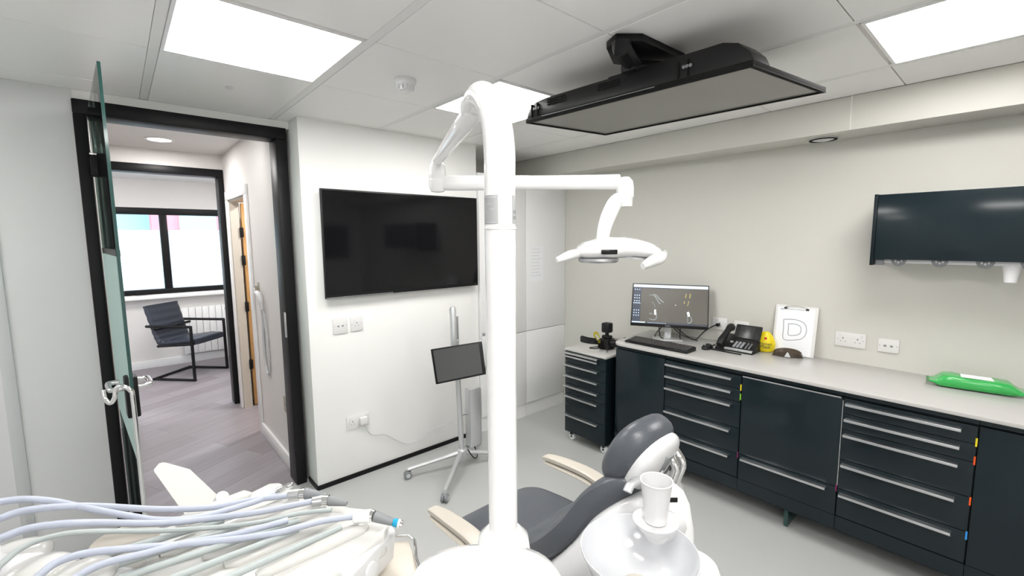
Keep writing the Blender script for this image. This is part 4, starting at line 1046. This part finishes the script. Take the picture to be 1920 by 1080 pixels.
obj('lamp_neck', tube(NB(), nk, [.018, .024, .026, .024, .021], n=24, k=5, sq=.8), 'whitegloss', lp)
# lamp head, a flattened shell with a smaller right wing
hC = atd(1128, 470, 1.375)
hm2 = Matrix.Translation(hC) @ axes(UH, VH, V((0, 0, 1)))
rings = []
for s_, zc, hz, hd in ((-.080, -.002, .003, .02), (-.072, -.002, .016, .045), (-.055, .002, .026, .066), (-.02, .006, .032, .080), (.02, .008, .035, .085), (.06, .010, .033, .078), (.10, .007, .030, .066), (.14, .001, .026, .054), (.17, -.008, .018, .040), (.186, -.015, .005, .02)):
    rings.append([V((s_, hd * math.copysign(abs(math.cos(a)) ** .85, math.cos(a)), zc + hz * math.copysign(abs(math.sin(a)) ** .85, math.sin(a)))) for a in [2 * math.pi * k / 32 for k in range(32)]])
q_ = []
for i in range(len(rings) - 1):
    for j in range(4):
        f_ = j / 4; q_.append([a.lerp(b, f_) for a, b in zip(rings[i], rings[i + 1])])
q_.append(rings[-1])
bm = loft(NB(), q_); bmesh.ops.smooth_vert(bm, verts=bm.verts[:], factor=.5, use_axis_x=True, use_axis_y=True, use_axis_z=True)
bmesh.ops.transform(bm, matrix=hm2, verts=bm.verts[:]); hd_ = obj('lamp_head', bm, 'whitegloss', lp, angle=60)
bm = L([(0, -.0), (.056, -.0), (.060, .004), (.060, .012), (0, .014)], (0, 0, 0), n=40); bmesh.ops.transform(bm, matrix=hm2 @ Matrix.Translation((-.012, -.012, -.034)), verts=bm.verts[:])
ln2 = obj('lens_housing', bm, 'alu', hd_)
bm = L([(0, -.002), (.050, -.002), (.052, .001), (0, .001)], (0, 0, 0), n=40); bmesh.ops.transform(bm, matrix=hm2 @ Matrix.Translation((-.012, -.012, -.034)), verts=bm.verts[:])
obj('lens', bm, 'socket', ln2)
bm = L([(0, -.0), (.044, -.0), (.046, .006), (0, .01)], (0, 0, 0), n=40); bmesh.ops.transform(bm, matrix=hm2 @ Matrix.Translation((.095, -.006, -.026)) @ Matrix.Rotation(math.radians(8), 4, 'Y'), verts=bm.verts[:])
obj('side_lens', bm, 'lightgrey', hd_)
bm = B((-.0235, -.003, -.0075), (.0235, .004, .0065), .003); bmesh.ops.transform(bm, matrix=hm2 @ Matrix.Translation((.006, -.083, -.001)), verts=bm.verts[:])
obj('sensor_window', bm, 'screen', hd_)
for pts_, rr in (([atd(1090, 474, 1.36), atd(1070, 478, 1.33), atd(1044, 488, 1.31)], [.013, .014, .008]), ([atd(1246, 475, 1.38), atd(1240, 483, 1.34), atd(1222, 490, 1.31), atd(1205, 499, 1.29)], [.012, .017, .017, .010])):
    obj('grip_handle', tube(NB(), pts_, rr, n=20, k=5, sq=.8), 'whitegloss', hd_)

# ============================================================ INSTRUMENT DELIVERY TABLE
DT = 1.0
dt = thing('instrument_table', 'white dental instrument table with scalloped edge, lower left foreground', 'instrument table', (.2, 1.0, 0))
poly = [(525, 904), (545, 915), (575, 927), (594, 929), (612, 938), (631, 941), (655, 950), (680, 952), (712, 966), (733, 976), (722, 1000), (624, 1077), (560, 1160), (150, 1170), (183, 1022), (225, 1008), (272, 1003), (363, 968), (440, 937), (485, 915), (505, 905)]
pz = [atz(a, b, DT) for a, b in poly]
obj('top', P([V((p.x, p.y, DT - .05)) for p in pz], (0, 0, .05), .006, 3), 'tablewhite', dt)
low = [V((p.x, p.y, DT - .051)) for p in pz]
cen = sum(low, V()) / len(low)
obj('underbody', P([cen + (p - cen) * .9 - V((0, 0, .05)) for p in low], (0, 0, .05), .008), 'white', dt)
obj('table_column', T([V((cen.x, cen.y, 0)), V((cen.x, cen.y, .9))], .05, n=24), 'white', dt)
obj('column_foot', L([(0, 0), (.17, 0), (.17, .02), (.06, .05), (0, .05)], (cen.x, cen.y, 0)), 'white', dt)
# end bezel with round button
e0_, e1_ = atz(733, 978, DT), atz(640, 1070, DT)
ed = (e1_ - e0_).normalized(); eo = V((-ed.y, ed.x, 0))
if eo.dot(V((.6, -.4, 0))) < 0: eo = -eo
bmz = P([e0_ + V((0, 0, -.004)), e0_ + eo * .012 + V((0, 0, -.016)), e0_ + eo * .004 + V((0, 0, -.085)), e0_ - eo * .02 + V((0, 0, -.085)), e0_ - eo * .02 + V((0, 0, -.004))], ed * (e1_ - e0_).length, .004)
obj('end_bezel', bmz, 'white', dt)
bp_ = atd(704, 1047, .985)
obj('round_button', L([(0, -.002), (.016, -.002), (.018, .001), (.017, .005), (0, .007)], (0, 0, 0), mtx=Matrix.Translation(e0_ + ed * .085 + eo * .010 + V((0, 0, -.048))) @ axes(ed, V((0, 0, 1)), eo)), 'white', dt)
# ribs between the instrument channels, and whip arms lying in them
for (pa_, pb_) in (((470, 925), (330, 985)), ((560, 935), (300, 1040)), ((610, 950), (380, 1045)), ((640, 965), (420, 1060)), ((690, 985), (480, 1078))):
    a_, b_ = atz(*pa_, DT + .004), atz(*pb_, DT + .004)
    obj('channel_rib', tube(NB(), [a_, a_ + (b_ - a_) * .08, a_ + (b_ - a_) * .5, a_ + (b_ - a_) * .92, b_], [.004, .013, .015, .014, .005], n=16, sq=1.3), 'tablewhite', dt)
for (pa_, pb_) in (((560, 993), (180, 1140)), ((640, 988), (300, 1140)), ((560, 975), (120, 1120)), ((450, 985), (60, 1110)), ((420, 975), (170, 1048))):
    a_, b_ = atz(*pa_, DT + .022), atz(*pb_, DT + .035)
    wa = obj('whip_arm', T([a_, b_], [.0055, .007], n=12), 'hosegrey', dt)
for c_ in ((30, 1045, .82), (70, 1075, .78), (150, 1085, .76)):
    p = atd(*c_)
    obj('whip_knuckle', ellipsoid(NB(), p, (.050, .04, .026), seg=24), 'tablewhite', dt)
obj('whip_base', T([atd(-40, 1075, .80), atd(100, 1100, .80), atd(220, 1120, .80)], .045, n=20), 'white', dt)
# cream round tray grip
cg = atz(235, 1022, DT + .014)
obj('tray_grip', L([(0, 0), (.05, 0), (.056, .006), (.052, .014), (0, .016)], cg, n=36), 'cream', dt)
obj('panel_seam', B(cg + V((.03, -.15, .001)), cg + V((.032, -.02, .004)), 0), 'lightgrey', dt)
# tilted control screen seen from behind
T1, T2, B2, B1 = atd(281, 884, 1.26), atd(341, 902, 1.22), atd(425, 985, 1.08), atd(352, 985, 1.10)
nn = (T2 - T1).cross(B1 - T1).normalized()
if nn.dot(T1 - CAM) > 0: nn = -nn
up_ = (atd(292, 872, 1.27) - T1); up_ = (V((.02, .018, .012)))
q1 = [T1, T2, B2, B1]; q2 = [p + V((.028, .028, .018)) for p in q1]
cs_ = thing('control_screen', 'white box backed control screen tilted up behind the instrument table', 'screen', (T1 + B2) / 2)
obj('back_cover', hexa(NB(), q1, q2, .011, 3), 'tablewhite', cs_)
obj('stand_arm', T([(B1 + B2) / 2 + V((.01, .01, .01)), V((*((B1 + B2) / 2).xy, DT + .004)) + V((.03, -.05, 0))], .014, n=14), 'white', cs_)
# chrome rimmed side tray
tp = [atz(*p, .90) for p in ((668, 1024), (767, 1009), (780, 1050), (790, 1110), (700, 1130))]
t = thing('side_tray', 'cream instrument tray with a thin chrome rail, between the table and the unit body', 'tray', tp[0])
obj('tray_plate', P([V((p.x, p.y, .885)) for p in tp], (0, 0, .012), .004), 'cream', t)
obj('tray_rail', T([V(p) + V((0, 0, .006)) for p in smooth_path([tuple(x) for x in tp], 3)], .0035, n=10), 'chrome', t)
obj('tray_arm', T([V((tp[3].x, tp[3].y, .88)), V((.46, .62, .80))], .015, n=12), 'white', t)

# handpieces with hoses
def hz(px): return DT + .033 + .10 * max(0, min(1, (420 - px) / 420)) ** 1.5
def hose(pts, r_=.0062):
    st = [atd(-90, 1085, .80)] if pts[0][0] < 0 else [atd(pts[0][0] - 20, 1130, .80)]
    return T(st + [atz(a, b, hz(a)) for a, b in pts], r_, k=8, n=14)
hoses = [
    ([(-30, 950), (0, 941), (50, 936), (100, 940), (150, 950), (235, 966), (300, 975), (365, 971), (430, 955), (480, 940), (515, 926)], .0062, 'hose'),
    ([(-30, 980), (0, 972), (40, 959), (100, 951), (180, 949), (300, 955), (400, 951), (470, 938), (543, 929)], .0064, 'hose'),
    ([(-30, 1022), (0, 1010), (50, 992), (110, 983), (180, 980), (300, 981), (400, 971), (480, 961), (545, 948), (586, 940)], .0064, 'hose'),
    ([(-20, 1078), (0, 1060), (40, 1028), (90, 1008), (160, 997), (300, 995), (400, 989), (480, 980), (560, 963), (622, 956)], .0046, 'hosegrey'),
    ([(40, 1110), (75, 1078), (110, 1053), (170, 1036), (260, 1027), (350, 1020), (440, 1011), (520, 999), (600, 978), (664, 968)], .0062, 'hose'),
    ([(90, 1120), (150, 1078), (200, 1055), (270, 1038), (340, 1020), (420, 1006), (480, 992), (540, 975)], .0060, 'hose'),
]
def hp_thing(k, name, label, cat='dental handpiece'):
    pts, r_, m_ = hoses[k]; e = atz(*pts[-1], hz(pts[-1][0])); t = thing(name, label, cat, e)
    obj('hose', hose(pts, r_), m_, t)
    pr_ = atz(*pts[-2], hz(pts[-2][0])); d_ = (e - pr_).normalized(); d_ = V((d_.x, d_.y, 0)).normalized(); return t, e, d_
t, e, d = hp_thing(0, 'turbine_handpiece', 'rearmost handpiece, slim silver turbine lying farthest from the viewer on the table')
p = atz(514, 924, DT + .033); q2_ = atz(548, 908, DT + .033)
obj('grip', tube(NB(), [p, p + (q2_ - p) * .2, p + (q2_ - p) * .8, q2_], [.0065, .0075, .007, .005], n=20), 'chrome', t)
t, e, d = hp_thing(1, 'motor_handpiece', 'silver coupled handpiece in the rear rest, its grey barrel behind a double ring')
def stepped(t, pts, mats):
    """pts: (px,py,r) stations, each span its own part"""
    P_ = [(atz(a, b, z_), r_) for a, b, z_, r_ in pts]
    for i, (nm, mm_) in enumerate(mats):
        (pa_, ra), (pb_, rb) = P_[i], P_[i + 1]
        obj(nm, tube(NB(), [pa_, pa_ + (pb_ - pa_) * .06, pa_ + (pb_ - pa_) * .94, pb_], [ra * .85, ra, rb, rb * .85], n=24), mm_, t)
stepped(t, [(540, 928, DT + .034, .011), (562, 926, DT + .034, .012), (572, 925, DT + .034, .0125), (612, 930, DT + .03, .006)], [('coupling', 'alu'), ('ring', 'chrome'), ('barrel', 'greyplastic')])
t, e, d = hp_thing(2, 'motor_handpiece', 'silver coupled handpiece in the second rest, just in front of the rearmost pair')
stepped(t, [(585, 941, DT + .034, .010), (605, 938, DT + .034, .0115), (617, 938, DT + .034, .0115), (650, 944, DT + .03, .006)], [('coupling', 'alu'), ('ring', 'chrome'), ('barrel', 'greyplastic')])
t, e, d = hp_thing(3, 'suction_line', 'thin pale green hose ending bare on the instrument table', 'hose')
t, e, d = hp_thing(4, 'scaler_handpiece', 'white coupled grey handpiece with a turquoise ring at its tip, in the front rest')
stepped(t, [(663, 969, DT + .034, .0125), (696, 967, DT + .034, .0130), (702, 968, DT + .034, .011), (737, 979, DT + .024, .008), (746, 981, DT + .022, .0085), (751, 982, DT + .021, .008), (755, 983, DT + .020, .006)],
        [('coupling', 'whitegloss'), ('seal_ring', 'chrome'), ('barrel', 'greyplastic'), ('colour_ring', 'teal'), ('tip_collar', 'white'), ('tip', 'chrome')])
t, e, d = hp_thing(5, 'spare_hose', 'pale blue hose lying over the middle of the instrument table without a handpiece', 'hose')

# ============================================================ HALL AND OFFICE
t = wall_socket('light_switch', 'white switch plate high on the hall wall just inside the doorway', 'light switch', (.815, 3.255, 1.54), UR, NR, .085, .19, 'switch')
t = wall_socket('power_socket', 'brass coloured socket low on the hall wall by the doorway', 'wall socket', (.815, 3.33, .46), UR, NR, .09, .11, 'data')
for ch_ in t.children:
    if ch_.name.startswith('faceplate'): ch_.data.materials[0] = M['brass']
hs_ = thing('wall_handset', 'white handset with looped cord hanging from a brass hook on the hall wall', 'handset', (.79, 3.8, 1.0))
obj('hook', T([V((.815, 3.93, 1.23)), V((.79, 3.93, 1.235)), V((.785, 3.87, 1.22)), V((.785, 3.86, 1.26))], .010, k=4, n=10), 'brass', hs_)
obj('wall_plate', B((.808, 3.90, 1.18), (.815, 3.96, 1.28), .002), 'brass', hs_)
obj('handset', tube(NB(), [V((.79, 3.90, 1.19)), V((.78, 3.84, 1.21)), V((.78, 3.76, 1.19)), V((.79, 3.75, 1.09))], [.012, .018, .019, .009], k=4, n=16), 'white', hs_)
obj('looped_cord', T([V((.805, 3.88, 1.18)), V((.805, 3.82, 1.02)), V((.805, 3.84, .75)), V((.805, 3.79, .60)), V((.805, 3.72, .62)), V((.805, 3.71, .85)), V((.80, 3.75, 1.08))], .009, k=6, n=8), 'lightgrey', hs_)
obj('thin_wire', T([V((.806, 3.87, 1.18)), V((.807, 3.80, 1.0)), V((.807, 3.86, .82))], .002, k=5, n=6), 'white', hs_)
rd = thing('radiator', 'white panel radiator under the office window behind the leather chair', 'radiator', (.95, 7.2, .12))
bm = NB()
for k in range(11): box(bm, (.58 + k * .074, 7.165, .13), (.58 + k * .074 + .070, 7.19, .74), .004)
obj('front_panel', bm, 'panel', rd)
obj('back_panel', B((.585, 7.19, .14), (1.39, 7.215, .73)), 'panel', rd)
obj('wall_bracket', B((.7, 7.21, .3), (1.3, 7.2495, .6)), 'panel', rd)
obj('pipe', T([V((1.35, 7.2, .14)), V((1.35, 7.2, 0))], .008), 'panel', rd)
dk = thing('office_desk', 'grey topped desk edge seen past the right side of the second door frame', 'desk', (1.45, 6.6, 0))
obj('top', B((1.02, 6.25, .70), (1.95, 6.95, .73), .003), 'lightgrey', dk)
for x, y in ((1.05, 6.28), (1.05, 6.92), (1.92, 6.28), (1.92, 6.92)): obj('leg', B((x - .02, y - .02, 0), (x + .02, y + .02, .70)), 'lightgrey', dk)
# cantilever chair
oc = thing('leather_chair', 'ribbed dark blue leather armchair on a black cantilever frame under the office window', 'chair', (.582, 6.55, 0), math.atan2(-.73, .68))
wm = parent_world(oc)
def loc(pts): return [wm @ V(p) for p in pts]
bm = NB(); s2 = .0125
path_l = [(-.26, .26), (.26, .26)]
def bar(bm, a, b, w=.016, h_=.02):
    a, b = wm @ V(a), wm @ V(b); tube(bm, [a, b], w, n=4); return bm
fr = NB()
for s_ in (-1, 1):
    y = .255 * s_
    bar(fr, (-.265, y, .012), (.265, y, .012)); bar(fr, (.255, y, 0.005), (.255, y, .64)); bar(fr, (.265, y, .632), (-.30, y, .632))
bar(fr, (-.257, -.265, .012), (-.257, .265, .012)); bar(fr, (.245, -.25, .43), (.245, .25, .43)); bar(fr, (-.18, -.25, .40), (-.18, .25, .40)); bar(fr, (-.20, -.255, .60), (-.20, .255, .60))
for s_ in (-1, 1): bar(fr, (.25, .24 * s_, .43), (-.18, .24 * s_, .40))
obj('frame', fr, 'black', oc, smooth=False)
def pad(path, hw, th):
    q = smooth_path(path, 6); rings = []
    for i, (x, z) in enumerate(q):
        x2, z2 = q[min(i + 1, len(q) - 1)]; x1, z1 = q[max(i - 1, 0)]; tv_ = V((x2 - x1, 0, z2 - z1)).normalized(); n_ = V((-tv_.z, 0, tv_.x))
        rip = .009 * abs(math.sin(i * math.pi / 4))
        ring = []
        for k in range(16):
            a = 2 * math.pi * k / 16; cy_ = math.copysign(abs(math.cos(a)) ** .35, math.cos(a)); sz_ = math.copysign(abs(math.sin(a)) ** .35, math.sin(a))
            ring.append(wm @ (V((x, cy_ * hw, z)) + n_ * sz_ * (th / 2 + rip)))
        rings.append(ring)
    return loft(NB(), rings)
obj('seat', pad([(.27, .45), (.15, .455), (0, .435), (-.12, .42), (-.17, .43)], .225, .065), 'blueleather', oc, angle=60)
obj('backrest', pad([(-.16, .41), (-.20, .44), (-.235, .52), (-.265, .62), (-.30, .74), (-.335, .86)], .225, .045), 'blueleather', oc, angle=60)

# screen on the wall behind the viewer (its reflection shows in the big television)
t = thing('rear_wall_screen', 'dark screen on the wall behind the viewer, reflected in the big television', 'television', (4.0 - 1.5, Y0, 1.1))
obj('panel', B((2.1, Y0 + .002, 1.30), (2.95, Y0 + .05, 1.84), .004), 'blackplastic', t)
